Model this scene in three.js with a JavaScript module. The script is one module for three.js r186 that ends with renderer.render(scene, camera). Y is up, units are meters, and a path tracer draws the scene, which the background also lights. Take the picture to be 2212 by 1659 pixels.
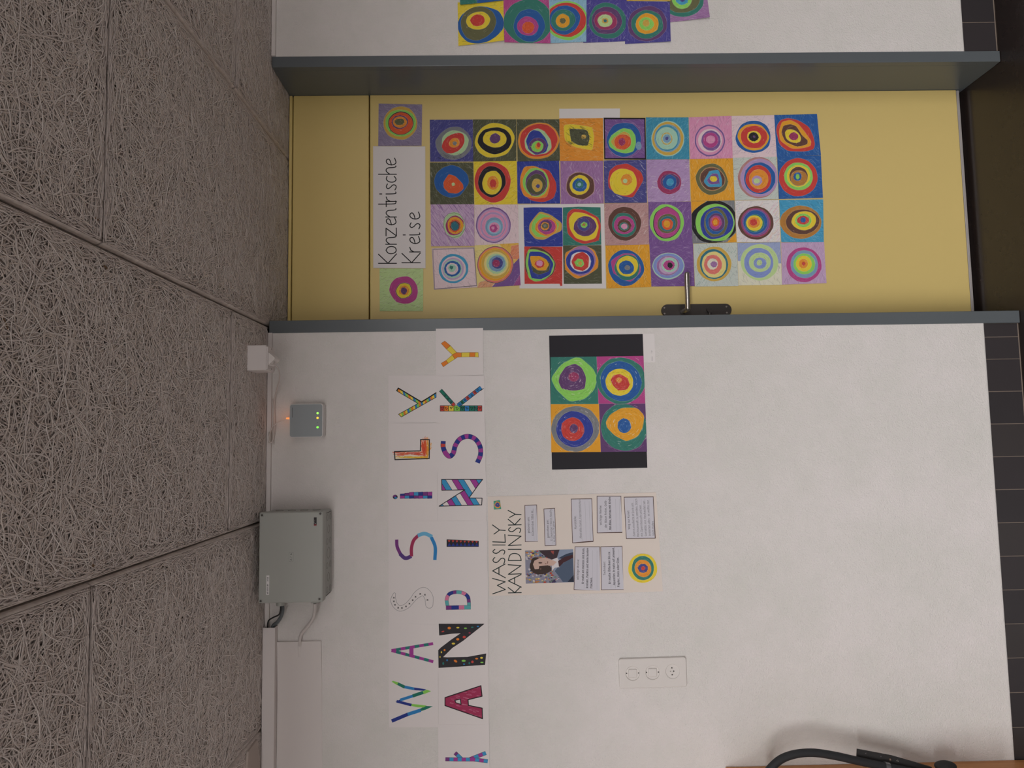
import * as THREE from 'three';
import { RoundedBoxGeometry } from 'three/addons/geometries/RoundedBoxGeometry.js';
import { mergeGeometries } from 'three/addons/utils/BufferGeometryUtils.js';
import { RectAreaLightUniformsLib } from 'three/addons/lights/RectAreaLightUniformsLib.js';

RectAreaLightUniformsLib.init();
const scene = new THREE.Scene();
scene.background = new THREE.Color(0x000000);
const renderer = new THREE.WebGLRenderer({ antialias: true });
renderer.toneMapping = THREE.LinearToneMapping;
renderer.toneMappingExposure = 1.0;
renderer.shadowMap.enabled = true;

// ---- camera: a phone held on its side, so the room stands turned by a quarter in the picture
const W = 2212, H = 1659, FOCAL = 1480;
const EYE = new THREE.Vector3(0, 1.61, 2.0815);
const camera = new THREE.PerspectiveCamera(2 * Math.atan(H / 2 / FOCAL) * 180 / Math.PI, W / H, 0.05, 40);
camera.position.copy(EYE);
camera.rotation.set(-0.01517, -0.07827, -0.01522 - Math.PI / 2, 'YXZ');
camera.updateMatrixWorld();

// ---- room sizes (metres; wall with the drawings at z = 0, floor at y = 0)
const CEIL = 2.3177, PLASTER = 0.111, BACK = 6.6, LEFT = -3.4, RIGHT = 3.6;

// ---- light: flat ceiling luminaires behind the viewer
const LAMP_POWER = 59, LAMP_SIDE = 17, LAMP_TINT = new THREE.Color(1.0, 0.998, 1.0);
for (const [x, z] of [[-0.95, 3.05], [1.7, 3.9], [-1.6, 5.4]]) {
  const l = new THREE.RectAreaLight(LAMP_TINT, LAMP_POWER, 1.46, 0.26);
  l.position.set(x, CEIL - 0.077, z); l.rotation.x = -Math.PI / 2; l.castShadow = true;
  scene.add(l);
  for (const s of [-1, 1]) {   // the opal sides glow too
    const e = new THREE.RectAreaLight(LAMP_TINT, LAMP_SIDE, 1.46, 0.05);
    e.position.set(x, CEIL - 0.045, z + s * 0.166); e.rotation.y = s > 0 ? Math.PI : 0; e.castShadow = true; scene.add(e);
  }
}

// ---- helpers
let seedState = 7;
function seed(n) { seedState = (n * 2654435761) >>> 0; }
function rnd() { seedState = (seedState + 0x6d2b79f5) | 0; let t = Math.imul(seedState ^ (seedState >>> 15), 1 | seedState); t = (t + Math.imul(t ^ (t >>> 7), 61 | t)) ^ t; return ((t ^ (t >>> 14)) >>> 0) / 4294967296; }
const rr = (a, b) => a + (b - a) * rnd();
const V = (x, y, z) => new THREE.Vector3(x, y, z);
// a pixel of the photograph -> the point where its ray meets the plane z = depth, or the plane y = height
function ray(px, py) { return V((px - W / 2) / FOCAL, -(py - H / 2) / FOCAL, -1).applyQuaternion(camera.quaternion); }
function at(px, py, z = 0) { const d = ray(px, py); return EYE.clone().addScaledVector(d, (z - EYE.z) / d.z); }
const taken = {};
function numbered(n) { const k = taken[n] = (taken[n] ?? -1) + 1; return k ? `${n}_${String(k).padStart(3, '0')}` : n; }
function obj(name, geo, mat, parent) { const m = new THREE.Mesh(geo, mat); m.name = parent ? name : numbered(name); m.castShadow = m.receiveShadow = true; (parent ?? scene).add(m); return m; }
function tag(o, label, category, group) { o.userData.label = label; o.userData.category = category; if (group) o.userData.group = group; return o; }
function thing(name, label, category, pos = [0, 0, 0], group) { const g = new THREE.Group(); g.name = numbered(name); g.position.set(...pos); scene.add(g); return tag(g, label, category, group); }
function structure(name, geo, mat) { const m = geo ? new THREE.Mesh(geo, mat) : new THREE.Group(); m.name = name; m.castShadow = m.receiveShadow = true; m.userData.kind = 'structure'; scene.add(m); return m; }
function box(x0, x1, y0, y1, z0, z1) { const g = new THREE.BoxGeometry(x1 - x0, y1 - y0, z1 - z0); g.translate((x0 + x1) / 2, (y0 + y1) / 2, (z0 + z1) / 2); return g; }
function rbox(x0, x1, y0, y1, z0, z1, r = 0.002, s = 3) { const g = new RoundedBoxGeometry(x1 - x0, y1 - y0, z1 - z0, s, r); g.translate((x0 + x1) / 2, (y0 + y1) / 2, (z0 + z1) / 2); return g; }
function tube(pts, r, seg = 60, rad = 10) { return new THREE.TubeGeometry(new THREE.CatmullRomCurve3(pts), seg, r, rad, false); }
function cylz(x, y, z0, z1, r, seg = 28, r2 = r) { const g = new THREE.CylinderGeometry(r, r2, z1 - z0, seg); g.rotateX(Math.PI / 2); g.translate(x, y, (z0 + z1) / 2); return g; }
function mat(color, roughness = 0.6, more = {}) { return new THREE.MeshStandardMaterial({ color, roughness, ...more }); }
function planarUV(geo, s = 1) {   // uv in metres, by the way each face points
  const p = geo.attributes.position, n = geo.attributes.normal, uv = new Float32Array(p.count * 2);
  for (let i = 0; i < p.count; i++) {
    const ax = Math.abs(n.getX(i)), ay = Math.abs(n.getY(i)), az = Math.abs(n.getZ(i));
    const [u, v] = az >= ax && az >= ay ? [p.getX(i), p.getY(i)] : ax > ay ? [p.getZ(i), p.getY(i)] : [p.getX(i), p.getZ(i)];
    uv[2 * i] = u * s; uv[2 * i + 1] = v * s;
  }
  geo.setAttribute('uv', new THREE.BufferAttribute(uv, 2)); return geo;
}
function canvas(w, h) { const c = document.createElement('canvas'); c.width = w; c.height = h; return c; }
function toTexture(c) { const t = new THREE.CanvasTexture(c); t.colorSpace = THREE.SRGBColorSpace; t.anisotropy = 8; return t; }
function noiseTexture(n, layers, make) {   // tileable value noise; make(value, i, j) -> byte rgb
  const f = new Float32Array(n * n);
  for (const [cells, amp, sd, stretch = 1] of layers) {
    seed(sd); const cy = Math.round(cells / stretch), g = new Float32Array(cells * cy); for (let i = 0; i < g.length; i++) g[i] = rnd() * 2 - 1;
    for (let j = 0; j < n; j++) for (let i = 0; i < n; i++) {
      const x = i / n * cells, y = j / n * cy, x0 = x | 0, y0 = y | 0; let a = x - x0, b = y - y0; a = a * a * (3 - 2 * a); b = b * b * (3 - 2 * b);
      const x1 = (x0 + 1) % cells, y1 = (y0 + 1) % cy;
      f[j * n + i] += amp * ((g[y0 * cells + x0] * (1 - a) + g[y0 * cells + x1] * a) * (1 - b) + (g[y1 * cells + x0] * (1 - a) + g[y1 * cells + x1] * a) * b);
    }
  }
  const d = new Uint8Array(n * n * 4);
  for (let k = 0; k < n * n; k++) { const c = make(f[k]); d[4 * k] = c[0]; d[4 * k + 1] = c[1]; d[4 * k + 2] = c[2]; d[4 * k + 3] = 255; }
  const t = new THREE.DataTexture(d, n, n); t.magFilter = THREE.LinearFilter; t.wrapS = t.wrapT = THREE.RepeatWrapping; t.needsUpdate = true; return t;
}
const clampByte = (v) => Math.max(0, Math.min(255, v | 0));
const grey = (k, o) => (v) => { const b = clampByte(o + v * k); return [b, b, b]; };

// ---- materials of the room
const plasterBump = noiseTexture(1024, [[150, 0.5, 3], [260, 0.42, 4], [90, 0.28, 5, 1.7]], (v) => { const b = clampByte(118 + Math.sign(v) * Math.abs(v) ** 1.15 * 120); return [b, b, b]; });
plasterBump.repeat.set(1 / 0.44, 1 / 0.44);
const plasterTone = noiseTexture(256, [[6, 0.5, 8], [17, 0.4, 9], [60, 0.25, 10]], (v) => [clampByte(228 + v * 7), clampByte(223 + v * 5), clampByte(220 + v * 7)]);
plasterTone.colorSpace = THREE.SRGBColorSpace; plasterTone.repeat.set(1 / 1.3, 1 / 1.3);
const plaster = mat(0xffffff, 0.85, { map: plasterTone, bumpMap: plasterBump, bumpScale: 0.0013 });
const fineBump = noiseTexture(256, [[90, 0.5, 11], [40, 0.4, 12]], grey(110, 128));
const smoothPlaster = mat(0xe2dbd8, 0.8);
const paintWhite = mat(0xe4dddb, 0.45);
const frameGrey = mat(0x61676b, 0.3);
const doorYellow = mat(0xe3ca82, 0.42);
const skirtTile = [0x3a3537, 0x373335, 0x3e3939].map((c) => mat(c, 0.42));
const groutMat = mat(0x85776c, 0.9);
const floorMat = mat(0x2a2220, 0.22);
const steel = mat(0xb9b4ae, 0.28, { metalness: 1 });
const darkSteelAndShade = mat(0x4a4644, 0.5, { metalness: 0.6 });  // dark screws; also the painted shade of small holes

// ================= the setting =================
// wall with a plaster bead standing proud of the tile skirting, cut by the full-height door niche
const NX0 = 0.3298, NX1 = 1.2081, NICHE = -0.176;
function wallPiece(name, x0, x1) {
  const s = new THREE.Shape(), r = 0.007;
  s.moveTo(-0.25, 0); s.lineTo(-0.013, 0); s.lineTo(-0.013, PLASTER); s.lineTo(-r, PLASTER); s.quadraticCurveTo(0.0005, PLASTER, 0.0005, PLASTER + r); s.lineTo(0, PLASTER + 0.03); s.lineTo(0, CEIL + 0.05); s.lineTo(-0.25, CEIL + 0.05); s.closePath();
  const g = new THREE.ExtrudeGeometry(s, { depth: x1 - x0, bevelEnabled: false, curveSegments: 6 });
  g.rotateY(-Math.PI / 2); g.translate(x1, 0, 0);
  const p = g.attributes.position;   // the profile's x has become z
  for (let i = 0; i < p.count; i++) p.setXYZ(i, p.getX(i), p.getY(i), p.getZ(i));
  g.computeVertexNormals(); return structure(name, planarUV(g), plaster);
}
wallPiece('wall_back_left', LEFT, NX0);
wallPiece('wall_back_right', NX1, RIGHT);
structure('wall_left', planarUV(box(LEFT - 0.2, LEFT, 0, CEIL + 0.05, -0.25, BACK)), plaster);
structure('wall_right', planarUV(box(RIGHT, RIGHT + 0.2, 0, CEIL + 0.05, -0.25, BACK)), plaster);
structure('wall_front', planarUV(box(LEFT - 0.2, RIGHT + 0.2, 0, CEIL + 0.05, BACK, BACK + 0.2)), plaster);
structure('wall_behind_door', box(NX0 - 0.1, NX1 + 0.1, 0, CEIL + 0.05, -0.34, -0.25), smoothPlaster);
const floorRough = noiseTexture(512, [[9, 0.5, 21], [40, 0.3, 22], [140, 0.25, 23]], (v) => { const b = clampByte(92 + v * 34); return [b, b, b]; });
floorRough.repeat.set(0.8, 0.8);
floorMat.roughness = 0.75; floorMat.roughnessMap = floorRough;
structure('floor', planarUV(box(LEFT - 0.2, RIGHT + 0.2, -0.15, 0, -0.34, BACK + 0.2)), floorMat);

// skirting: square black tiles set back under the plaster
function skirting(name, from, to, step) {
  const base = structure(name, null);
  obj('grout_bed', box(Math.min(from, to), Math.max(from, to), 0.0, PLASTER, -0.014, -0.0074), groutMat, base);
  const shared = new THREE.BoxGeometry(0.0975, 0.1045, 0.009); let k = 0;
  for (let x = from; Math.abs(to - x) > 0.02; x += step, k++) {
    const cx = x + step / 2, half = 0.04875; if (cx + half > Math.max(from, to) || cx - half < Math.min(from, to)) break;
    const t = obj('tile', shared, skirtTile[(k * 7 + 3) % 3], base); t.position.set(cx, 0.0565, -0.0108 + ((k * 37) % 5) * 0.0001);
  }
  return base;
}
const bl = skirting('baseboard_left', 0.2178, LEFT, -0.1);
for (const [a, b] of [[0.2190, 0.2860], [0.2882, 0.3290]]) obj('tile', box(a, b, 0.0043, 0.1088, -0.0152, -0.0062), skirtTile[0], bl);
obj('grout_bed', box(0.21, 0.3298, 0, PLASTER, -0.014, -0.0074), groutMat, bl);
skirting('baseboard_right', 1.2095, RIGHT, 0.1);

// shadow-gap trim along the ceiling
function trim(name, x0, x1) { structure(name, box(x0, x1, CEIL - 0.013, CEIL - 0.001, 0.0002, 0.009), smoothPlaster); }
trim('trim_1', LEFT, NX0); trim('trim_2', NX1, RIGHT);

// ---- ceiling: chamfered wood-wool boards 0.6 m wide, joints staggered by half a board
const ceiling = structure('ceiling', null);
obj('ceiling_slab', box(LEFT - 0.2, RIGHT + 0.2, CEIL + 0.03, CEIL + 0.2, -0.34, BACK + 0.2), mat(0x8a837d, 0.95), ceiling);
const woolTone = noiseTexture(256, [[40, 0.4, 31, 0.5], [90, 0.5, 32], [8, 0.3, 33]], (v) => [clampByte(224 + v * 22), clampByte(215 + v * 22), clampByte(209 + v * 22)]);
woolTone.colorSpace = THREE.SRGBColorSpace; woolTone.repeat.set(2.2, 2.2);
const boardMat = mat(0xffffff, 0.95, { map: woolTone, bumpMap: fineBump, bumpScale: 0.0012 });
const fibreMats = [0xe4dad5, 0xe9e1dc, 0xdfd3cb].map((c) => mat(c, 0.85));
function boardGeometry(x0, x1, z0, z1) {   // bottom with chamfered long edges, a smooth cut there; flat inside lies deeper for the fibres
  const c = 0.0048, q = 0.0085, top = CEIL + 0.0285;
  const prof = [[x0, top], [x0, CEIL + 0.0103], [x0 + c, CEIL + 0.0012], [x0 + c + 0.0022, CEIL + q], [x1 - c - 0.0022, CEIL + q], [x1 - c, CEIL + 0.0012], [x1, CEIL + 0.0103], [x1, top]];
  const s = new THREE.Shape(prof.map(([a, b]) => new THREE.Vector2(a, b)));
  const g = new THREE.ExtrudeGeometry(s, { depth: z1 - z0, bevelEnabled: false }); g.translate(0, 0, z0); return planarUV(g);
}
seed(99);
const fibreShapes = [], fibrePoints = [];
for (let k = 0; k < 6; k++) {
  const L = [0.036, 0.052, 0.046, 0.1, 0.068, 0.042][k], bend = [0.08, 0.8, -0.6, 0.4, 0.65, 1.8][k], s2 = [0, 0, 0.8, -0.5, 0.2, 0][k], pts = [];
  let x = 0, z = 0, a = -bend / 2;
  for (let i = 0; i <= 7; i++) { pts.push(V(x, Math.sin(i / 7 * Math.PI) * -0.0007, z)); a += (bend + s2 * Math.sin(i / 7 * 6.28) * 2) / 7; x += Math.cos(a) * L / 7; z += Math.sin(a) * L / 7; }
  const g = new THREE.TubeGeometry(new THREE.CatmullRomCurve3(pts), k === 3 ? 9 : 6, 0.00098, 5, false);
  g.translate(-x / 2, 0, -z / 2); g.scale(1, 0.6, 1); fibreShapes.push(g); fibrePoints.push([0, 2, 4, 5, 7].map((i) => [pts[i].x - x / 2, pts[i].z - z / 2]));
}
function board(x0, x1, z0, z1, fibres) {
  const gap = 0.0019, e = 0.0031;
  const b = obj('ceiling_panel', boardGeometry(x0 + gap, x1 - gap, z0 + e, z1 - e), boardMat, ceiling);
  if (!fibres) return;
  const zs = z0, ze = Math.min(z1, 1.42); if (ze <= zs) return;
  const n = Math.round((x1 - x0) * (ze - zs) * 27500), per = [0.2, 0.19, 0.17, 0.17, 0.17, 0.1].map((f) => Math.round(n * f));
  const m = new THREE.Matrix4(), q = new THREE.Quaternion(), eul = new THREE.Euler(), sc = V(1, 1, 1), lo = x0 + 0.0078, hi = x1 - 0.0078, zl = zs + 0.0036, zh = z1 - 0.0036;
  const rim = Math.round((ze - zs) * 3000 + 1500); per[0] += rim;   // short fibres that fill the board up to its cut edges
  per.forEach((cnt, k) => {
    const im = new THREE.InstancedMesh(fibreShapes[k], fibreMats[k % 3], cnt); im.name = 'wood_wool_fibres'; im.userData.kind = 'stuff'; im.castShadow = im.receiveShadow = true;
    for (let i = 0; i < cnt; i++) {
      let lx, lz, a, s, ok = false;
      for (let t = 0; t < 14 && !ok; t++) {   // a fibre ends where its board is cut
        lx = rr(lo, hi); lz = rr(zl, Math.min(zh, ze)); a = rr(0, Math.PI * 2); s = rr(0.7, 1.3) * (t > 8 ? 0.4 : 1);
        if (k === 0 && i < rim) { const d = 0.022 * rnd() ** 1.6; s *= 0.7; if (rnd() * rim < (ze - zs) * 3000) { lx = rnd() < 0.5 ? lo + d : hi - d; a = Math.PI / 2 + rr(-0.5, 0.5) * Math.min(1, d / 0.012); } else { lz = rnd() < 0.5 ? zl + d : Math.min(zh, ze) - d; a = rr(-0.5, 0.5) * Math.min(1, d / 0.012); } }
        const c = Math.cos(a) * s, w = Math.sin(a) * s; ok = fibrePoints[k].every(([px, pz]) => { const X = lx + px * c + pz * w, Z = lz - px * w + pz * c; return X > lo && X < hi && Z > zl && Z < zh; });
      }
      if (!ok) { lx = (lo + hi) / 2; lz = (zl + Math.min(zh, ze)) / 2; s = Math.min(s, 0.4 * (zh - zl) / 0.05); }
      eul.set(rr(-0.016, 0.016), a, rr(-0.014, 0.014)); q.setFromEuler(eul); sc.set(s, rr(0.85, 1.3), s);
      m.compose(V(lx, CEIL + 0.0009 + 0.0055 * rnd(), lz), q, sc); im.setMatrixAt(i, m);
    }
    b.add(im);
  });
}
const strips = [-3.6, -3.035, -2.435, -1.83, -1.429, -0.829, -0.2349, 0.3531, 0.9507, 1.55, 2.15, 2.75, 3.35, 3.8];
for (let i = 0; i < strips.length - 1; i++) {
  const x0 = strips[i], x1 = strips[i + 1], odd = i % 2 === 0;   // strips that start at -0.2349 and 0.9507 carry the joint at 0.28
  const first = odd ? 0.285 : 0.871, niche = x1 > NX0 + 0.04 && x0 < NX1 ? -0.25 : 0.0002, fib = x0 > -1.5 && x1 < 1.6;
  board(x0, x1, x1 > NX0 + 0.03 && x0 < NX1 - 0.03 ? niche : 0.0002, first, fib);
  for (let z = first; z < BACK; z += 1.2) board(x0, x1, z, Math.min(z + 1.2, BACK + 0.1), fib && z < 1.2);
}

{ // a few brown wood chips caught in the boards
  const chip = mat(0x7a5f49, 0.9), onCeil = (px, py) => { const d = ray(px, py); return EYE.clone().addScaledVector(d, (CEIL + 0.0015 - EYE.y) / d.y); };
  for (const [px, py, w, l] of [[228, 577, 0.004, 0.011], [209, 473, 0.003, 0.01], [200, 1222, 0.006, 0.009], [497, 681, 0.003, 0.006], [12, 700, 0.003, 0.016]]) { const p = onCeil(px, py), g = new RoundedBoxGeometry(l, 0.002, w, 2, 0.0009); g.rotateY(px); g.translate(p.x, p.y, p.z); obj('wood_chip', g, chip, ceiling); }
}

// ---- luminaires (behind the viewer)
function luminaire(x, z, label) {
  const t = thing('ceiling_light', label, 'lamp', [x, CEIL, z], 'ceiling lights');
  obj('housing', rbox(-0.74, 0.74, -0.02, 0.0, -0.145, 0.145, 0.004), paintWhite, t);
  obj('lamp_diffuser', rbox(-0.76, 0.76, -0.073, -0.018, -0.162, 0.162, 0.01), mat(0xf4f2ee, 0.5, { emissive: 0xfff4ea, emissiveIntensity: 1.2 }), t);
}
luminaire(-0.95, 3.05, 'flat white ceiling light opposite the letter sheets');
luminaire(1.7, 3.9, 'flat white ceiling light far across from the yellow door');
luminaire(-1.6, 5.4, 'flat white ceiling light by the wall facing the drawings');

// ---- steel door frame (two posts that run from floor to ceiling) and the yellow door with overpanel
function post(name, x0, x1, side) {
  const f = structure(name, null);
  const zf = 0.0028;
  obj('face', rbox(x0, x1, 0.001, CEIL - 0.0015, -0.02, zf, 0.0018), frameGrey, f);
  const j0 = side > 0 ? x0 : x1 - 0.012, j1 = side > 0 ? x0 + 0.012 : x1;
  obj('jamb', box(j0, j1, 0.001, CEIL - 0.0015, -0.25, -0.0195), frameGrey, f);
  return f;
}
post('trim_3', NX0, 0.368, -1);
const rp = post('trim_4', 1.1725, NX1, 1);
rp.userData.label = 'grey steel door frame post';
const door = structure('door_1', null);
const DZ = NICHE, DX0 = 0.362, DX1 = 1.1722, DB = 0.0255, DT = 2.0435;
obj('door_leaf', rbox(DX0, DX1, DB, DT, DZ - 0.045, DZ, 0.0022), doorYellow, door);
obj('overpanel', rbox(DX0, DX1, DT + 0.0045, 2.303, DZ - 0.045, DZ, 0.0022), doorYellow, door);
obj('head_strip', rbox(DX0, DX1 - 0.001, 2.3055, CEIL - 0.002, DZ - 0.04, DZ + 0.004, 0.003), doorYellow, door);
obj('door_stop', box(DX0, DX1, 0.03, CEIL - 0.01, DZ - 0.06, DZ - 0.047), frameGrey, door);
obj('drop_seal', rbox(DX0 + 0.012, DX1 - 0.001, 0.0145, 0.0238, DZ - 0.03, DZ - 0.0015, 0.001), mat(0xb9b2b0, 0.4, { metalness: 0.25 }), door);
obj('seal_lip', box(DX0 + 0.012, DX1 - 0.001, 0.003, 0.0145, DZ - 0.03, DZ - 0.022), mat(0x6d6a67, 0.8), door);

// ---- door handle on its long plate
{
  const z = DZ + 0.0003, c0 = at(1428.5, 671, z), c1 = at(1578.5, 669, z), cy = (c0.y + c1.y) / 2, cx = at(1500, 670.5, z).x, half = (c0.y - c1.y) / 2, hw = 0.0195;
  const t = thing('door_handle', 'brushed steel lever handle on a dark rounded plate with key cylinder', 'handle', [cx, cy, z]);
  const s = new THREE.Shape(); s.absarc(0, half - hw, hw, 0, Math.PI); s.absarc(0, -half + hw, hw, Math.PI, Math.PI * 2); s.closePath();
  const plateMat = mat(0x55504e, 0.38, { metalness: 0.75 });
  obj('plate', new THREE.ExtrudeGeometry(s, { depth: 0.006, bevelEnabled: true, bevelSize: 0.0008, bevelThickness: 0.0012, bevelSegments: 2, curveSegments: 20 }), plateMat, t);
  const L = (px, py, zz) => at(px, py, zz).sub(t.position);
  for (const [px, py] of [[1435, 665], [1435.5, 677.5], [1569, 662.5], [1570, 675.5]]) { const p = L(px, py, z + 0.007); obj('screw', cylz(p.x, p.y, 0.006, 0.0085, 0.0028, 14), steel, t); }
  const n0 = L(1476.5, 673, z + 0.008), n1 = n0.clone(); n1.z = 0.062;
  obj('rose', cylz(n0.x, n0.y, 0.006, 0.0105, 0.0115, 24), plateMat, t);
  obj('neck', cylz(n0.x, n0.y, 0.008, 0.064, 0.0078, 20), steel, t);
  const g1 = L(1483.6, 587, z + 0.062);
  const len = g1.x - n0.x + 0.008, lev = new RoundedBoxGeometry(len, 0.0165, 0.0165, 4, 0.0078); lev.translate(len / 2 - 0.008, 0, 0);
  const lm = obj('lever', lev, steel, t); lm.position.set(n0.x, n0.y, 0.06); lm.rotation.z = Math.atan2(g1.y - n0.y, g1.x - n0.x);
  const k = L(1534.5, 668, z + 0.02);
  const cyl = obj('key_cylinder', cylz(k.x, k.y, 0.006, 0.0185, 0.0105, 24), plateMat, t);
  obj('cylinder_tail', rbox(k.x - 0.021, k.x - 0.006, k.y - 0.005, k.y + 0.005, 0.006, 0.0165, 0.003), plateMat, t);
  obj('keyhole_shade', box(k.x - 0.0013, k.x + 0.0013, k.y - 0.005, k.y + 0.005, 0.0183, 0.0189), darkSteelAndShade, cyl);  // dark block in place of a real hole, shade put in as colour
}

// ================= fittings near the ceiling =================
// ---- grey junction box with lid, stickers, glands
{
  const z = 0.111, a = at(697, 1301, z), b = at(560, 1107.5, z), x0 = a.x, x1 = b.x, y0 = a.y, y1 = Math.min(b.y, CEIL - 0.003);
  const t = thing('junction_box', 'large grey plastic junction box on the wall under the ceiling', 'junction box', [(x0 + x1) / 2, y0, 0]);
  const X = (x1 - x0) / 2, Y = y1 - y0, g = mat(0xaeb0aa, 0.5), gb = mat(0xa9aba6, 0.55);
  obj('body', rbox(-X + 0.002, X - 0.002, 0.001, Y - 0.001, 0.0006, 0.079, 0.009, 5), gb, t);
  const lid = obj('lid', rbox(-X, X, 0, Y, 0.0775, z, 0.004, 4), g, t);
  const sc = mat(0x4a4743, 0.5), L = (px, py, zz) => at(px, py, zz).sub(t.position);
  for (const [px, py] of [[566, 1113], [692, 1109.5], [690, 1294], [563, 1298.5]]) {
    const p = L(px, py, z);
    const s = obj('lid_screw', new THREE.TorusGeometry(0.0052, 0.0006, 8, 24).translate(p.x, p.y, z + 0.0001), gb, lid);
    obj('screw_slot', cylz(p.x, p.y, z - 0.001, z + 0.0004, 0.0032, 14), sc, s);
  }
  const dark = mat(0x817f78, 0.6);
  for (let i = 0; i < 7; i++) for (const zz of i % 2 ? [0.045] : [0.026, 0.06]) {
    const r = (i % 2 ? [0, 0.0115, 0, 0.016, 0, 0.0125][i] : 0.0085), ring = new THREE.TorusGeometry(r, 0.00075, 6, 30); ring.rotateX(Math.PI / 2);
    ring.translate(X * 0.82 - i * X * 0.273, 0.0012, zz); obj('knockout', ring, dark, t);
  }
  for (const sx of [-1, 1]) obj('corner_slot', box(sx * X * 0.93 - 0.0008, sx * X * 0.93 + 0.0008, 0.0005, 0.002, 0.02, 0.07), sc, t);
  for (let i = 0; i < 4; i++) obj('side_knockout', new THREE.TorusGeometry(0.011, 0.0007, 6, 28).rotateY(Math.PI / 2).translate(X - 0.0019, Y * (0.2 + i * 0.2), 0.045), dark, t);
  // stickers are thin plates on the lid
  const sticker = (name, px0, px1, py0, py1, draw, w, h) => {
    const c = canvas(h, w), k = c.getContext('2d'); draw(k, h, w);   // upright in the room
    const p0 = L(px0, py1, z), p1 = L(px1, py0, z), bx = box(p0.x, p1.x, p1.y, p0.y, z + 0.0001, z + 0.0005), tx = toTexture(c);
    return obj(name, bx, mat(0xffffff, 0.5, { map: tx }), lid);
  };
  sticker('paper_label', 575, 581.8, 1243, 1285, (k, w, h) => { k.fillStyle = '#eceaea'; k.fillRect(0, 0, w, h); k.fillStyle = '#1d1b1b'; k.font = 'bold 34px sans-serif'; k.fillText('ab UV 1.01', 14, 36); k.fillText('F23', 236, 36); k.fillRect(222, 10, 2, 30); }, 50, 320);
  sticker('logo_label', 678, 684, 1117.5, 1135.5, (k, w, h) => { k.fillStyle = '#1c1517'; k.fillRect(0, 0, w, h); k.fillStyle = '#8a1d2c'; k.fillRect(0, 0, 22, h); k.fillStyle = '#b9b3b0'; k.beginPath(); k.moveTo(30, 20); k.lineTo(48, 20); k.lineTo(39, 46); k.fill(); k.beginPath(); k.moveTo(60, 0); k.lineTo(72, 0); k.lineTo(66, 26); k.fill(); k.beginPath(); k.moveTo(84, 14); k.lineTo(96, 14); k.lineTo(90, 30); k.fill(); }, 60, 150);
  sticker('symbol_label', 624.5, 633.5, 1193, 1212.5, (k, w, h) => { k.fillStyle = '#b2b4ae'; k.fillRect(0, 0, w, h); k.strokeStyle = '#7c7b76'; k.lineWidth = 4; k.strokeRect(2, 2, w - 4, h - 4); k.strokeStyle = '#33302e'; k.lineWidth = 7; k.beginPath(); k.moveTo(16, 52); k.lineTo(40, 28); k.moveTo(22, 30); k.lineTo(44, 48); k.moveTo(120, 30); k.lineTo(150, 50); k.moveTo(140, 24); k.lineTo(128, 56); k.stroke(); k.lineWidth = 3; k.beginPath(); k.moveTo(62, 60); k.lineTo(84, 20); k.lineTo(98, 44); k.stroke(); }, 80, 170);
  // glands on the side towards the trunking
  const gl = (px, py, zz, r, len) => { const p = L(px, py, zz); const gg = new THREE.CylinderGeometry(r, r * 1.12, len, 8); gg.rotateZ(Math.PI / 2); gg.translate(-X - len / 2 + 0.001, p.y, zz); obj('cable_gland', gg, g, t); };
  gl(606, 1303, 0.06, 0.0125, 0.019); gl(607, 1303, 0.034, 0.0125, 0.017); gl(681, 1302, 0.045, 0.012, 0.016);
}
const cableBlack = mat(0x1d1f20, 0.5), cableGrey = mat(0x62686b, 0.5), cableWhite = mat(0xd2cbc7, 0.45);
tag(obj('cable', tube([at(606, 1309, 0.06), at(606, 1317, 0.058), at(603, 1327, 0.05), at(590, 1334, 0.03), at(580, 1341, 0.02), at(578, 1352, 0.018), at(578, 1362, 0.018)], 0.0021), cableBlack), 'thin black cable from junction box into white trunking', 'cable');
tag(obj('cable', tube([at(610, 1307, 0.034), at(610.5, 1318, 0.033), at(607, 1332, 0.028), at(599, 1344, 0.02), at(590, 1352, 0.0135), at(588, 1364, 0.0125)], 0.0052), cableGrey), 'thick grey cable from junction box into white trunking', 'cable');
tag(obj('cable', tube([at(680, 1304, 0.045), at(680, 1318, 0.042), at(676, 1336, 0.032), at(664, 1354, 0.018), at(652, 1368, 0.012), at(648, 1382, 0.009), at(648, 1395, 0.005)], 0.0046), cableWhite), 'white cable from junction box vanishing into the smooth plaster patch', 'cable');

// ---- trunking: a U-shaped duct with a lid, open at its end
{
  const z = 0.026, xr = at(580, 1351, 0).x, x0 = -2.2, yb = at(592.5, 1500, z).y, yt = CEIL - 0.0012;
  const t = thing('cable_trunking', 'white cable trunking running under the ceiling, open at its end', 'trunking', [xr, yb, 0]);
  const w = x0 - xr, h = yt - yb, k = 0.0016;
  obj('back', box(w, 0, 0, h, 0.0005, k), paintWhite, t);
  obj('underside', box(w, 0, 0, k, k, z - k), paintWhite, t);
  obj('upper_side', box(w, 0, h - k, h, k, z - k), paintWhite, t);
  obj('cover', rbox(w, 0, -0.0006, h, z - k, z + 0.0008, 0.0008, 2), paintWhite, t);
}
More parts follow.
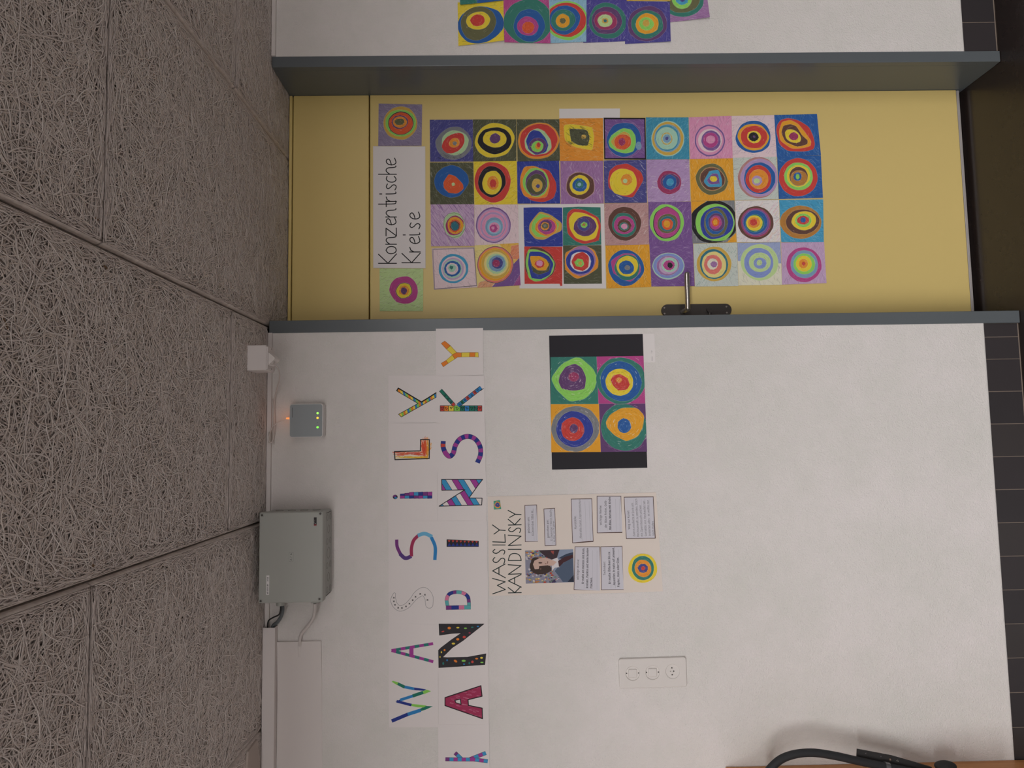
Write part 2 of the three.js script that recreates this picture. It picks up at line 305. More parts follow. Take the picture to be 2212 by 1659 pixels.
// ---- smooth filler patch standing proud of the rough plaster, blending out to one side
{
  const P = [at(600, 1385.5, 0), at(694.5, 1383.5, 0), at(695.5, 1482, 0), at(600, 1482, 0), at(600, 1700, 0), at(697, 1700, 0)], Z = [0.0075, 0.0075, 0.0022, 0.004, 0.002, 0.0006];
  const f = P.map((p, i) => [p.x, p.y, Z[i]]), b = P.map((p) => [p.x, p.y, -0.001]), tri = [];
  const q = (A, B, C, D) => tri.push(...A, ...B, ...C, ...A, ...C, ...D);
  q(f[0], f[3], f[2], f[1]); q(f[3], f[4], f[5], f[2]); q(b[1], b[0], f[0], f[1]); q(b[2], b[1], f[1], f[2]); q(b[5], b[2], f[2], f[5]); q(b[0], b[3], f[3], f[0]); q(b[3], b[4], f[4], f[3]); q(b[4], b[5], f[5], f[4]);
  const g = new THREE.BufferGeometry(); g.setAttribute('position', new THREE.Float32BufferAttribute(tri, 3)); g.computeVertexNormals();
  const t = thing('plaster_patch', 'smooth raised plaster patch with sharp corner below the white trunking', 'plaster');
  obj('filler', g, smoothPlaster, t);
  const p = at(647.5, 1391, 0), cone = new THREE.CylinderGeometry(0.0052, 0.0022, 0.04, 14); cone.rotateZ(-Math.PI / 2); cone.scale(1, 1, 0.6); cone.translate(p.x - 0.017, p.y, 0.0058);
  obj('cable_bulge', cone, smoothPlaster, t);
}
// ---- wedge of an access flap on the ceiling
{
  const y = CEIL - 0.004, hit = (px, py) => { const d = ray(px, py); return EYE.clone().addScaledVector(d, (y - EYE.y) / d.y); };
  const pts = [hit(555.5, 1598), hit(536.5, 1624), hit(534, 1659), hit(531, 1720), hit(561, 1720), hit(560.5, 1659)];
  const s = new THREE.Shape(pts.map((p) => new THREE.Vector2(p.x, -p.z))), g = new THREE.ExtrudeGeometry(s, { depth: 0.006, bevelEnabled: true, bevelSize: 0.001, bevelThickness: 0.001, bevelSegments: 2 });
  g.rotateX(-Math.PI / 2); g.translate(0, y, 0);
  tag(obj('ceiling_strip', g, mat(0xb9aca3, 0.6)), 'flat beige strip with angled end screwed to the ceiling', 'strip');
}

// ---- socket block under the ceiling with a wedge-shaped usb charger
const sockZ = 0.17, sk0 = at(577, 800, sockZ), sk1 = at(577, 745, sockZ);
{
  const t = thing('ceiling_socket', 'white square power socket block mounted on the ceiling', 'socket', [(sk0.x + sk1.x) / 2, CEIL, sockZ - 0.035]);
  const X = (sk1.x - sk0.x) / 2, h = CEIL - sk0.y;
  obj('body', rbox(-X, X, -h + 0.003, 0.004, -0.035, 0.035, 0.003), paintWhite, t);
  obj('socket_face', rbox(-X + 0.004, X - 0.004, -h, -h + 0.004, -0.031, 0.031, 0.0012), paintWhite, t);
  for (const s of [-1, 1]) obj('screw', new THREE.CylinderGeometry(0.0016, 0.0016, 0.001, 10).translate(s * X * 0.8, -h - 0.0001, 0.0), darkSteelAndShade, t);
  const c = thing('usb_charger', 'white wedge-shaped usb charger plugged under the ceiling socket', 'charger', [(sk0.x + sk1.x) / 2 - 0.002, sk0.y - 0.0004, sockZ - 0.035]);
  const s = new THREE.Shape(); s.moveTo(-0.017, 0); s.lineTo(0.017, 0); s.lineTo(0.0025, -0.0165); s.lineTo(-0.0015, -0.0165); s.closePath();
  obj('body', new THREE.ExtrudeGeometry(s, { depth: 0.044, bevelEnabled: true, bevelSize: 0.0008, bevelThickness: 0.0008, bevelSegments: 2 }).translate(0, -0.0008, -0.015), mat(0xe9e3e0, 0.35), c);
  const port = obj('usb_port', rbox(-0.0065, 0.0065, -0.0015, 0.0015, -0.003, 0.003, 0.0006), steel, c); port.position.set(-0.0105, -0.0095, 0.018); port.rotation.z = -0.82;
}
const plug = tag(obj('usb_plug', rbox(-0.0045, 0.0045, -0.011, 0.001, -0.006, 0.006, 0.0015), cableWhite), 'white usb plug in the wedge charger under the socket', 'plug');
plug.position.copy(at(585, 780, 0.153)); plug.rotation.z = -0.8;
tag(obj('charging_cable', tube([at(586.5, 782, 0.15), at(592, 787, 0.145), at(599, 793, 0.13), at(604, 806, 0.1), at(603, 822, 0.065), at(597.5, 842, 0.03), at(593, 862, 0.0125), at(592, 885, 0.012), at(593, 910, 0.012), at(592, 932, 0.012), at(589.5, 950, 0.013), at(585, 957, 0.015), at(581, 950, 0.017), at(583, 936, 0.016), at(589.5, 921, 0.015), at(598, 914, 0.017), at(608, 908.5, 0.0185), at(619, 904.5, 0.0185), at(626, 903.5, 0.0185)], 0.00165, 160, 8), mat(0xd8d0cb, 0.45)), 'thin white cable from usb charger along the ceiling to the router', 'cable');
tag(obj('charging_cable', tube([at(591, 958, 0.006), at(590, 935, 0.0035), at(590.5, 905, 0.0035), at(590, 872, 0.004), at(588.5, 862, 0.01)], 0.0014, 40, 8), mat(0xd8d0cb, 0.45)), 'spare end of white cable folded along the ceiling trim', 'cable');
tag(obj('cable_holder', rbox(-0.017, 0.017, -0.004, 0.004, 0, 0.006, 0.002), mat(0xb7aea7, 0.35)), 'small translucent cable clip stuck at the ceiling edge', 'clip').position.copy(at(584, 945, 0.0095));

// ---- router with status lights
{
  const z = 0.034, a = at(697.5, 944.5, z), b = at(625, 872.5, z), t = thing('router', 'small flat silver-grey router with white rim and status lights on wall', 'router', [(a.x + b.x) / 2, (a.y + b.y) / 2, 0]);
  const w = (b.x - a.x) / 2, h = (b.y - a.y) / 2;
  const rr4 = (w, h, r) => { const s = new THREE.Shape(); s.moveTo(-w + r, -h); s.lineTo(w - r, -h); s.absarc(w - r, -h + r, r, -Math.PI / 2, 0); s.lineTo(w, h - r); s.absarc(w - r, h - r, r, 0, Math.PI / 2); s.lineTo(-w + r, h); s.absarc(-w + r, h - r, r, Math.PI / 2, Math.PI); s.lineTo(-w, -h + r); s.absarc(-w + r, -h + r, r, Math.PI, Math.PI * 1.5); return s; };
  obj('body', new THREE.ExtrudeGeometry(rr4(w - 0.0012, h - 0.0012, 0.007), { depth: 0.0298, bevelEnabled: true, bevelSize: 0.0012, bevelThickness: 0.0012, bevelSegments: 3, curveSegments: 8 }).translate(0, 0, 0.0018), mat(0xdedad8, 0.35), t);
  const front = obj('front_panel', new THREE.ExtrudeGeometry(rr4(w - 0.0024, h - 0.0024, 0.006), { depth: 0.0012, bevelEnabled: false, curveSegments: 8 }).translate(0, 0, 0.0326), mat(0xaab2b6, 0.22, { metalness: 0.25 }), t);
  const L = (px, py) => at(px, py, z).sub(t.position);
  for (const [px, py, col] of [[686, 892.5, 0x9bff5a], [686, 902.8, 0xffc23a], [686, 923, 0x7dff4c]]) { const p = L(px, py); obj('led', new THREE.SphereGeometry(0.0031, 14, 10).scale(1.0, 1.1, 0.3).translate(p.x, p.y, 0.0338), mat(col, 0.4, { emissive: col, emissiveIntensity: 1.3 }), t); }
  const s = L(686, 913); obj('symbol', mergeGeometries([box(s.x - 0.0016, s.x + 0.0016, s.y - 0.0009, s.y - 0.0003, 0.0337, 0.0339), box(s.x - 0.0016, s.x + 0.0016, s.y + 0.0005, s.y + 0.0011, 0.0337, 0.0339)]), mat(0x5e6468, 0.6), front);
  const l0 = L(631, 902), l1 = L(632.5, 880.5); obj('wordmark', box(l0.x, l1.x, l1.y, l0.y, 0.0336, 0.0339), mat(0x5a6063, 0.6), front);
  const p = at(622.5, 903.8, 0.0185).sub(t.position), g = new THREE.CylinderGeometry(0.0026, 0.0034, 0.011, 12).translate(p.x, p.y, p.z);
  obj('lit_connector_led', g, mat(0xffd9a8, 0.4, { emissive: 0xff8a2a, emissiveIntensity: 0.6 }), t);
  const glow = new THREE.PointLight(0xff8a30, 0.0005); glow.position.set(p.x + 0.004, p.y + 0.01, 0.026); glow.castShadow = true; t.add(glow);
}

// ---- triple plate: two switches and a socket
{
  const c = [at(1334.5, 1422, 0), at(1479.8, 1417.5, 0), at(1483, 1480, 0), at(1338, 1485.5, 0)];
  const cx = c.reduce((s, p) => s + p.x, 0) / 4, cy = c.reduce((s, p) => s + p.y, 0) / 4, w = (c[0].x + c[1].x - c[2].x - c[3].x) / 4, h = (c[0].y + c[3].y - c[1].y - c[2].y) / 4;
  const t = thing('switch_plate', 'white wall plate with two push switches above a power socket', 'switch', [cx, cy, 0]);
  t.rotation.z = Math.atan2(c[1].x - c[0].x, c[0].y - c[1].y) * 0.5 + 0.004;
  const s = new THREE.Shape(), W2 = w - 0.002, H2 = h - 0.002, r = 0.006;
  s.moveTo(-W2 + r, -H2); s.lineTo(W2 - r, -H2); s.quadraticCurveTo(W2, -H2, W2, -H2 + r); s.lineTo(W2, H2 - r); s.quadraticCurveTo(W2, H2, W2 - r, H2); s.lineTo(-W2 + r, H2); s.quadraticCurveTo(-W2, H2, -W2, H2 - r); s.lineTo(-W2, -H2 + r); s.quadraticCurveTo(-W2, -H2, -W2 + r, -H2);
  const L = (px, py) => { const p = at(px, py, 0.006); return [p.x - cx, p.y - cy]; }, R = 0.0222;
  const spots = [L(1366.5, 1453.7), L(1409.5, 1452.2), L(1452.7, 1450.2)];
  for (const [x, y] of spots) { const hole = new THREE.Path(); hole.absarc(x, y, R, 0, Math.PI * 2, true); s.holes.push(hole); }
  const pm = mat(0xe2dcd8, 0.3);
  obj('plate', new THREE.ExtrudeGeometry(s, { depth: 0.0055, bevelEnabled: true, bevelSize: 0.002, bevelThickness: 0.002, bevelSegments: 4, curveSegments: 30 }).translate(0, 0, 0.0022), pm, t);
  spots.forEach(([x, y], i) => {
    const ins = obj(i < 2 ? 'switch_insert' : 'socket_shade_disc', cylz(x, y, 0.0004, i < 2 ? 0.0058 : 0.0012, R + 0.0028, 40), i < 2 ? pm : darkSteelAndShade, t);  // socket disc is coloured dark to give the pin holes their shade
    if (i < 2) {
      obj('rocker', rbox(x - 0.0118, x + 0.0118, y - 0.0128, y + 0.0128, 0.004, 0.0102, 0.0026, 4), pm, ins);
      for (const d of [-1, 1]) obj('screw', cylz(x, y + d * 0.0177, 0.0055, 0.0062, 0.0019, 12), darkSteelAndShade, ins);  // dark discs paint the shade of the screw holes
    } else {
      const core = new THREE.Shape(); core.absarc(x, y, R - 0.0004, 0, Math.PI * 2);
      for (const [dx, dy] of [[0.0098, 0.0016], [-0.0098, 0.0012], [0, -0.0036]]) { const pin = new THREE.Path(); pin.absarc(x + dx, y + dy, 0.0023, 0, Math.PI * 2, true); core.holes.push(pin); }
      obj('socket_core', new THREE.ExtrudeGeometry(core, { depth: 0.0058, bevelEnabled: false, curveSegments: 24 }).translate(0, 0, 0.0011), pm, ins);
      obj('centre_screw', cylz(x, y + 0.0062, 0.0066, 0.0073, 0.0019, 14), steel, ins);
    }
  });
}

// ---- wooden cabinet against the wall, bag hanging at its side
{
  const c = canvas(512, 512), k = c.getContext('2d'); k.fillStyle = '#c68a55'; k.fillRect(0, 0, 512, 512); seed(41);
  for (let i = 0; i < 700; i++) { const x = rr(0, 512), a = rr(0.03, 0.14); k.strokeStyle = rnd() < 0.55 ? `rgba(150,88,45,${a})` : `rgba(226,170,118,${a})`; k.lineWidth = rr(0.6, 3); k.beginPath(); k.moveTo(x, -10); k.bezierCurveTo(x + rr(-14, 14), 150, x + rr(-14, 14), 360, x + rr(-10, 10), 522); k.stroke(); }
  const tx = toTexture(c); tx.wrapS = tx.wrapT = THREE.RepeatWrapping; tx.repeat.set(2.4, 1.1);
  const wood = mat(0xffffff, 0.5, { map: tx }), x1 = at(1900, 1648, 0).x;
  const t = thing('wooden_cabinet', 'orange-brown wooden cabinet standing against the wall', 'cabinet', [x1 - 0.45, 0, 0.2]);
  obj('side_panel', planarUV(rbox(0.431, 0.45, 0, 0.95, -0.198, 0.2, 0.0015, 2)), wood, t);
  obj('side_panel', planarUV(rbox(-0.45, -0.431, 0, 0.95, -0.198, 0.2, 0.0015, 2)), wood, t);
  obj('top_board', planarUV(rbox(-0.46, 0.4505, 0.95, 0.972, -0.198, 0.21, 0.002, 2)), wood, t);
  obj('plinth', planarUV(box(-0.43, 0.43, 0, 0.07, -0.15, 0.17)), wood, t);
  for (const s of [-1, 1]) { const d = obj('door', planarUV(rbox(s > 0 ? 0.002 : -0.43, s > 0 ? 0.43 : -0.002, 0.075, 0.946, 0.18, 0.199, 0.0015, 2)), wood, t); obj('handle', rbox(s * 0.03 - 0.006, s * 0.03 + 0.006, 0.5, 0.62, 0.2, 0.222, 0.004), steel, d); }
  obj('back_board', box(-0.43, 0.43, 0.07, 0.95, -0.196, -0.19), wood, t);
  // bag
  const zb = 0.12, black = mat(0x26272a, 0.75), web = mat(0x2c2a2a, 0.85, { bumpMap: fineBump, bumpScale: 0.0005 });
  const o = at(1900, 1655, zb), b = thing('hanging_bag', 'black bag with padded curved handle hanging beside the wooden cabinet', 'bag', [o.x, o.y, o.z]);
  const L = (px, py, z = zb) => at(px, py, z).sub(b.position);
  const strap = new THREE.TubeGeometry(new THREE.CatmullRomCurve3([L(1652, 1682), L(1659, 1667), L(1672, 1652), L(1690, 1638.5), L(1718, 1629), L(1755, 1626), L(1800, 1632), L(1850, 1643), L(1895, 1652.5), L(1930, 1659.5), L(1975, 1669)]), 70, 0.0108, 14, false);
  obj('padded_handle', strap, black, b);
  const r0 = L(1910, 1655), r1 = L(1920, 1657.2), ring = new THREE.CylinderGeometry(0.0122, 0.0122, r0.distanceTo(r1), 20);
  const rm = obj('metal_ring', ring, mat(0x8f8f92, 0.35, { metalness: 0.8 }), b); rm.position.copy(r0).lerp(r1, 0.5); rm.quaternion.setFromUnitVectors(V(0, 1, 0), r1.clone().sub(r0).normalize());
  const tabPts = [[1851, 1617.5], [1925, 1631.5], [1962, 1642], [2010, 1656], [2010, 1668], [1940, 1656], [1850, 1636]].map(([x, y]) => L(x, y, 0.1));
  obj('webbing_tab', new THREE.ExtrudeGeometry(new THREE.Shape(tabPts.map((p) => new THREE.Vector2(p.x, p.y))), { depth: 0.005, bevelEnabled: true, bevelSize: 0.0006, bevelThickness: 0.0008, bevelSegments: 2 }).translate(0, 0, tabPts[0].z), web, b);
  const thread = mat(0x6d696a, 0.9);
  for (const [px, py] of [[1870, 1627.5], [1903, 1634]]) for (const d of [-1, 1]) { const p = L(px, py, 0.1067), s = obj('stitch', new THREE.BoxGeometry(0.005, 0.0007, 0.0006), thread, b); s.position.copy(p); s.rotation.z = d * 0.8; }
  const rv = L(1923, 1640.5, 0.107); obj('rivet', new THREE.SphereGeometry(0.0042, 12, 8).translate(rv.x, rv.y, rv.z), mat(0x6d5f56, 0.45, { metalness: 0.5 }), b);
  const ey = L(1939, 1643.5, 0.1065); obj('eyelet', new THREE.TorusGeometry(0.0022, 0.0008, 8, 16).translate(ey.x, ey.y, ey.z), steel, b);
  const q0 = L(2062, 1651, 0.11), q1 = L(1935, 1672, 0.11);
  const body = new RoundedBoxGeometry(0.036, 0.19, 0.17, 5, 0.015); body.translate(x1 + 0.0195 - b.position.x, q1.y - 0.1, 0.085);
  obj('bag_body', body, black, b);
  const lump = new THREE.SphereGeometry(0.024, 24, 16); lump.scale(0.55, 1.25, 0.8); lump.translate(q0.x - 0.004, q0.y + 0.026, q0.z); obj('zip_bulge', lump, web, b);
}

// ================= paper on the wall and on the door =================
// Sheets are thin prisms whose corners are picked off the photograph; what is drawn on them is print.
const INK = {
  red: '#d23a33', scarlet: '#e4572a', orange: '#f0952a', amber: '#f0a524', yellow: '#f2d531', paleyellow: '#efdc86', lime: '#8fdc5c', palegreen: '#b6d9a0', green: '#3f9a55', teal: '#2f7a6c', deepteal: '#2a6f80', blue: '#1f58a6', royal: '#2a3a9c', navy: '#45458c', indigo: '#463f96', sky: '#3f9ecb', paleblue: '#8ec0dc', periwinkle: '#8497d6', violet: '#7a5298', purple: '#5f3a6e', mauve: '#a273aa', lavender: '#c9a6cd', lilac: '#b896c8', pink: '#e596bd', palepink: '#edd2d8', magenta: '#bb4089', wine: '#a02f5e', brown: '#5e3a31', tan: '#bb7c33', olive: '#656541', darkolive: '#4e5138', black: '#26252a', grey: '#7e8085', white: '#ece6e5', steel: '#7aa2c2', lagoon: '#3793b4', gold: '#d7ac45', rose: '#b98080', cream: '#e8e4cc', mist: '#ccd4cc', slate: '#8d7f9f', coral: '#e8776b', mint: '#a9d8bf', spring: '#c3df98',
};
function hexMix(h, t, k) { const a = parseInt(h.slice(1), 16), b = parseInt(t.slice(1), 16); return '#' + [16, 8, 0].map((s) => Math.round(((a >> s) & 255) * (1 - k) + ((b >> s) & 255) * k).toString(16).padStart(2, '0')).join(''); }
for (const ink of Object.keys(INK)) if (ink !== 'white' && ink !== 'black') INK[ink] = hexMix(INK[ink], '#ffffff', 0.06);   // wax crayon lets some paper through
function sheetGeometry(c, z, lift, thick = 0.0004, n = 6) {   // c: corners TL, TR, BR, BL as seen in the picture; lift: how far each corner stands off
  const P = c.map(([x, y]) => at(x, y, z)), pos = [], uv = [], idx = [];
  const front = (i, j) => { const u = i / n, v = j / n, w = [(1 - u) * (1 - v), u * (1 - v), u * v, (1 - u) * v]; let x = 0, y = 0, l = 0; w.forEach((k, q) => { x += P[q].x * k; y += P[q].y * k; l += (lift[q] ?? 0) * k * k; }); return [x, y, z + thick + l, u, 1 - v]; };
  for (let j = 0; j <= n; j++) for (let i = 0; i <= n; i++) { const f = front(i, j); pos.push(f[0], f[1], f[2]); uv.push(f[3], f[4]); }
  for (let j = 0; j < n; j++) for (let i = 0; i < n; i++) { const a = j * (n + 1) + i, b = a + 1, d = a + n + 1, e = d + 1; idx.push(a, d, b, b, d, e); }
  const edge = []; for (let i = 0; i < n; i++) edge.push([i, 0]); for (let j = 0; j < n; j++) edge.push([n, j]); for (let i = n; i > 0; i--) edge.push([i, n]); for (let j = n; j > 0; j--) edge.push([0, j]);
  const base = pos.length / 3;
  edge.forEach(([i, j]) => { const f = front(i, j); pos.push(f[0], f[1], f[2], f[0], f[1], f[2] - thick); uv.push(f[3], f[4], f[3], f[4]); });
  edge.forEach((_, k) => { const a = base + 2 * k, b = base + 2 * ((k + 1) % edge.length); idx.push(a, b, a + 1, b, b + 1, a + 1); });
  const g = new THREE.BufferGeometry(); g.setAttribute('position', new THREE.Float32BufferAttribute(pos, 3)); g.setAttribute('uv', new THREE.Float32BufferAttribute(uv, 2)); g.setIndex(idx); g.computeVertexNormals(); return g;
}
// canvas whose axes follow the sheet's corners, so that strokes can be set down in picture pixels
function sheetCanvas(c, px) {
  const ux = c[1][0] - c[0][0], uy = c[1][1] - c[0][1], vx = c[3][0] - c[0][0], vy = c[3][1] - c[0][1];
  const w = Math.round(Math.hypot(ux, uy) * px), h = Math.round(Math.hypot(vx, vy) * px), cv = canvas(w, h), k = cv.getContext('2d');
  k.fillStyle = INK.white; k.fillRect(0, 0, w, h);
  const det = ux * vy - uy * vx, a = vy / det * w, b = -uy / det * h, cc = -vx / det * w, d = ux / det * h;
  k.setTransform(a, b, cc, d, -(a * c[0][0] + cc * c[0][1]), -(b * c[0][0] + d * c[0][1]));
  k.lineJoin = 'round'; k.lineCap = 'round'; return [cv, k];
}
const paperBump = noiseTexture(128, [[50, 0.5, 51], [100, 0.5, 52]], grey(60, 128));
function paperMaterial(cv) { return mat(0xffffff, 0.82, { map: toTexture(cv), bumpMap: paperBump, bumpScale: 0.00008 }); }
const view = (ox, oy, s) => ([x, y]) => [ox + x / s, oy + y / s];
function pathOf(pts, k, smooth) {
  k.beginPath(); const n = pts.length;
  if (!smooth) pts.forEach(([x, y], i) => (i ? k.lineTo(x, y) : k.moveTo(x, y)));
  else { const f = smooth === true ? 0.36 : smooth, mix = (p, q) => [p[0] + (q[0] - p[0]) * f, p[1] + (q[1] - p[1]) * f]; for (let i = 0; i < n; i++) { const a = pts[i], p = mix(a, pts[(i + n - 1) % n]), q = mix(a, pts[(i + 1) % n]); i ? k.lineTo(...p) : k.moveTo(...p); k.quadraticCurveTo(a[0], a[1], q[0], q[1]); } }
  k.closePath();
}
function crayon(k, pts, colour, o = {}) {   // a closed shape filled with pencil or felt-pen strokes that run round its middle
  const xs = pts.map((p) => p[0]), ys = pts.map((p) => p[1]), x0 = Math.min(...xs), x1 = Math.max(...xs), y0 = Math.min(...ys), y1 = Math.max(...ys), cx = (x0 + x1) / 2, cy = (y0 + y1) / 2;
  k.save(); pathOf(pts, k, o.smooth ?? true);
  if (o.rim !== 0) { k.strokeStyle = 'rgba(236,230,229,0.4)'; k.lineWidth = o.rim ?? 1.1; k.stroke(); }
  k.fillStyle = colour; k.globalAlpha = o.alpha ?? 1; k.fill(); k.globalAlpha = 1;
  if (o.hatch === undefined && !o.clean) {   // strokes that overrun the outline a little
    k.strokeStyle = colour;
    for (let i = 0; i < pts.length; i++) { const a = pts[i], b = pts[(i + 1) % pts.length], L = Math.hypot(b[0] - a[0], b[1] - a[1]), m = Math.ceil(L / 2.6); for (let j = 0; j < m; j++) { const t = rnd(), x = a[0] + (b[0] - a[0]) * t, y = a[1] + (b[1] - a[1]) * t, c = 0.96 - rr(0, 0.05), an = Math.atan2(b[1] - a[1], b[0] - a[0]) + rr(-0.4, 0.4), l = rr(0.8, 2.6), X = cx + (x - cx) * c, Y = cy + (y - cy) * c; k.lineWidth = rr(0.5, 1.2); k.beginPath(); k.moveTo(X - Math.cos(an) * l, Y - Math.sin(an) * l); k.lineTo(X + Math.cos(an) * l, Y + Math.sin(an) * l); k.stroke(); } }
    pathOf(pts, k, o.smooth ?? true);
  }
  k.clip();
  const R = Math.max(x1 - x0, y1 - y0) / 2, n = Math.round((o.strokes ?? 1) * (16 + R * 2.1)), light = hexMix(colour, '#ffffff', 0.55), dark = hexMix(colour, '#15101c', 0.4);
  for (let i = 0; i < n; i++) {
    const q = rnd(); k.strokeStyle = q < 0.5 ? light : q < 0.88 ? dark : INK.white; k.globalAlpha = q < 0.9 ? rr(0.12, 0.34) : rr(0.2, 0.6) * (o.gaps ?? 0.8); k.lineWidth = rr(0.35, 1.15);
    k.beginPath();
    if (o.hatch === undefined) { const r = R * Math.sqrt(rnd()) * 1.1, a = rr(0, 6.28), da = rr(0.15, 0.75) * Math.min(1, 12 / (r + 1)); const f = (y1 - y0) / (x1 - x0 || 1); k.ellipse(cx, cy, r, r * f, 0, a, a + da); }
    else { const x = rr(x0, x1), y = rr(y0, y1), a = o.hatch + rr(-0.7, 0.7), l = rr(1.5, 6.5); k.moveTo(x - Math.cos(a) * l, y - Math.sin(a) * l); k.lineTo(x + Math.cos(a) * l, y + Math.sin(a) * l); }
    k.stroke();
  }
  k.restore(); k.globalAlpha = 1;
}
let lastOval = null;
function oval(cx, cy, rx, ry, wob, turn = 0) {   // a ring hardly smaller than the one before follows the same outline
  const same = lastOval && Math.abs(rx - lastOval.rx) < 0.1 * lastOval.rx, ph = same ? lastOval.ph : rr(0, 6.28), n = same ? lastOval.n : 11 + Math.floor(rnd() * 3), out = [], devs = same ? lastOval.devs : Array.from({ length: n }, () => rr(-wob, wob));
  lastOval = { rx, ph, n, devs };
  for (let i = 0; i < n; i++) { const a = i / n * Math.PI * 2 + ph, f = 1.035 + devs[i] + 0.6 * wob * Math.sin(2 * a + ph); const x = Math.cos(a) * rx * f, y = Math.sin(a) * ry * f; out.push([cx + x * Math.cos(turn) - y * Math.sin(turn), cy + x * Math.sin(turn) + y * Math.cos(turn)]); }
  return out;
}
// rings: 'ink cx cy rx ry' or ['ink', [x, y, x, y ...]] in the coordinates of an enlargement (ox, oy, scale)
function rings(k, v, list, o = {}) {
  const [, , s] = v, to = view(...v); lastOval = null;
  for (const r of list) {
    if (typeof r === 'string') { const [ink, ...n] = r.split(' '), [cx, cy, rx, ry, turn = 0] = n.map(Number), c = to([cx, cy]); crayon(k, oval(c[0], c[1], rx / s, ry / s, o.wob ?? 0.05, turn), INK[ink], o); }
    else { const p = []; for (let i = 0; i < r[1].length; i += 2) p.push(to([r[1][i], r[1][i + 1]])); crayon(k, p, INK[r[0]], { smooth: 0.28, ...o }); }
  }
}
let sheetCount = 0;
function sheet(name, corners, z, draw, label, category, group, o = {}) {
  seed(500 + sheetCount++ * 13);
  const lift = o.lift ?? [rr(0, 0.0012), rr(0, 0.0012), rr(0, 0.0012), rr(0, 0.0012)];
  const [cv, k] = sheetCanvas(corners, o.px ?? 2.6); draw(k, corners);
  const m = obj(name, sheetGeometry(corners, z, lift, o.thick), paperMaterial(cv), o.parent);
  return o.parent ? (label && (m.userData.label = label), m) : tag(m, label, category, group);
}
function drawing(v, corners, ground, list, label, group, z, o = {}) {
  const to = view(...v), c = []; for (let i = 0; i < 8; i += 2) c.push(to([corners[i], corners[i + 1]]));
  return sheet('drawing', c, z, (k) => {
    k.fillStyle = INK[ground]; k.globalAlpha = o.groundStyle?.alpha ?? 1; k.fillRect(c[0][0] - 60, c[0][1] - 60, 260, 260); k.globalAlpha = 1;
    const grow = c.map(([x, y]) => [x, y]); crayon(k, [[grow[0][0] - 3, grow[0][1] - 3], [grow[1][0] + 3, grow[1][1] - 3], [grow[2][0] + 3, grow[2][1] + 3], [grow[3][0] - 3, grow[3][1] + 3]], INK[ground], { smooth: false, rim: 0, strokes: 4.2, gaps: 0.7, hatch: o.hatch ?? rr(0, 3), ...o.groundStyle });
    o.under?.(k, to); rings(k, v, list, o); o.over?.(k, to);
  }, label, 'drawing', group, { lift: o.lift });
}
const dz = (i) => DZ + 0.0004 + (i % 3) * 0.0005;
const onDoor = 'concentric circle drawings on the yellow door', onWall = 'concentric circle drawings on the wall right of the door';
const V2 = [790, 190, 5.53], V3 = [1190, 220, 7.135], V4 = [1490, 220, 7.135], V5 = [790, 430, 5.53], V6 = [1110, 430, 7.135], V7 = [1400, 430, 5.53], V8 = [960, 0, 3.687];
function hatchField(k, to, inks, x0, y0, x1, y1, angle, n, len, w = 0.8, alpha = 0.6) { k.save(); k.globalAlpha = alpha; for (let i = 0; i < n; i++) { const x = rr(x0, x1), y = rr(y0, y1), a = angle + rr(-0.12, 0.12), l = rr(len * 0.4, len), p = to([x - Math.cos(a) * l, y - Math.sin(a) * l]), q = to([x + Math.cos(a) * l, y + Math.sin(a) * l]); k.strokeStyle = INK[inks[Math.floor(rnd() * inks.length)]]; k.lineWidth = rr(0.4, w); k.beginPath(); k.moveTo(...p); k.lineTo(...q); k.stroke(); } k.restore(); }
const line = (k, to, pts, ink, w, close = true) => { k.strokeStyle = ink; k.lineWidth = w; k.beginPath(); for (let i = 0; i < pts.length; i += 2) { const p = to([pts[i], pts[i + 1]]); i ? k.lineTo(...p) : k.moveTo(...p); } if (close) k.closePath(); k.stroke(); };

// ---- the two drawings beside the heading, the heading, the blank slip
drawing(V2, [155, 188, 675, 198, 668, 692, 150, 695], 'slate', ['gold 418 425 203 195', 'lime 420 425 178 165', 'black 420 425 152 138', 'scarlet 420 427 144 130', 'purple 408 412 98 80', 'orange 410 412 82 66', 'olive 405 408 56 38'], 'drawing of yellow, green and red rings on grey-violet, beside end of heading', onDoor, dz(0), { wob: 0.03 });
drawing(V5, [165, 830, 688, 832, 685, 1338, 168, 1338], 'spring', ['magenta 460 1088 168 165', 'olive 460 1095 100 94', 'yellow 460 1095 90 86', 'orange 460 1096 58 58', 'purple 458 1098 34 40'], 'drawing of thick magenta ring with yellow core on pale green, beside start of heading', onDoor, dz(1));
sheet('blank_slip', [[1208, 235], [1339, 234.5], [1339, 300], [1208, 300]], DZ + 0.00005, () => {}, 'blank white slip half hidden behind the orange and purple drawings', 'paper', undefined, { lift: [0, 0, 0, 0], thick: 0.0002 });

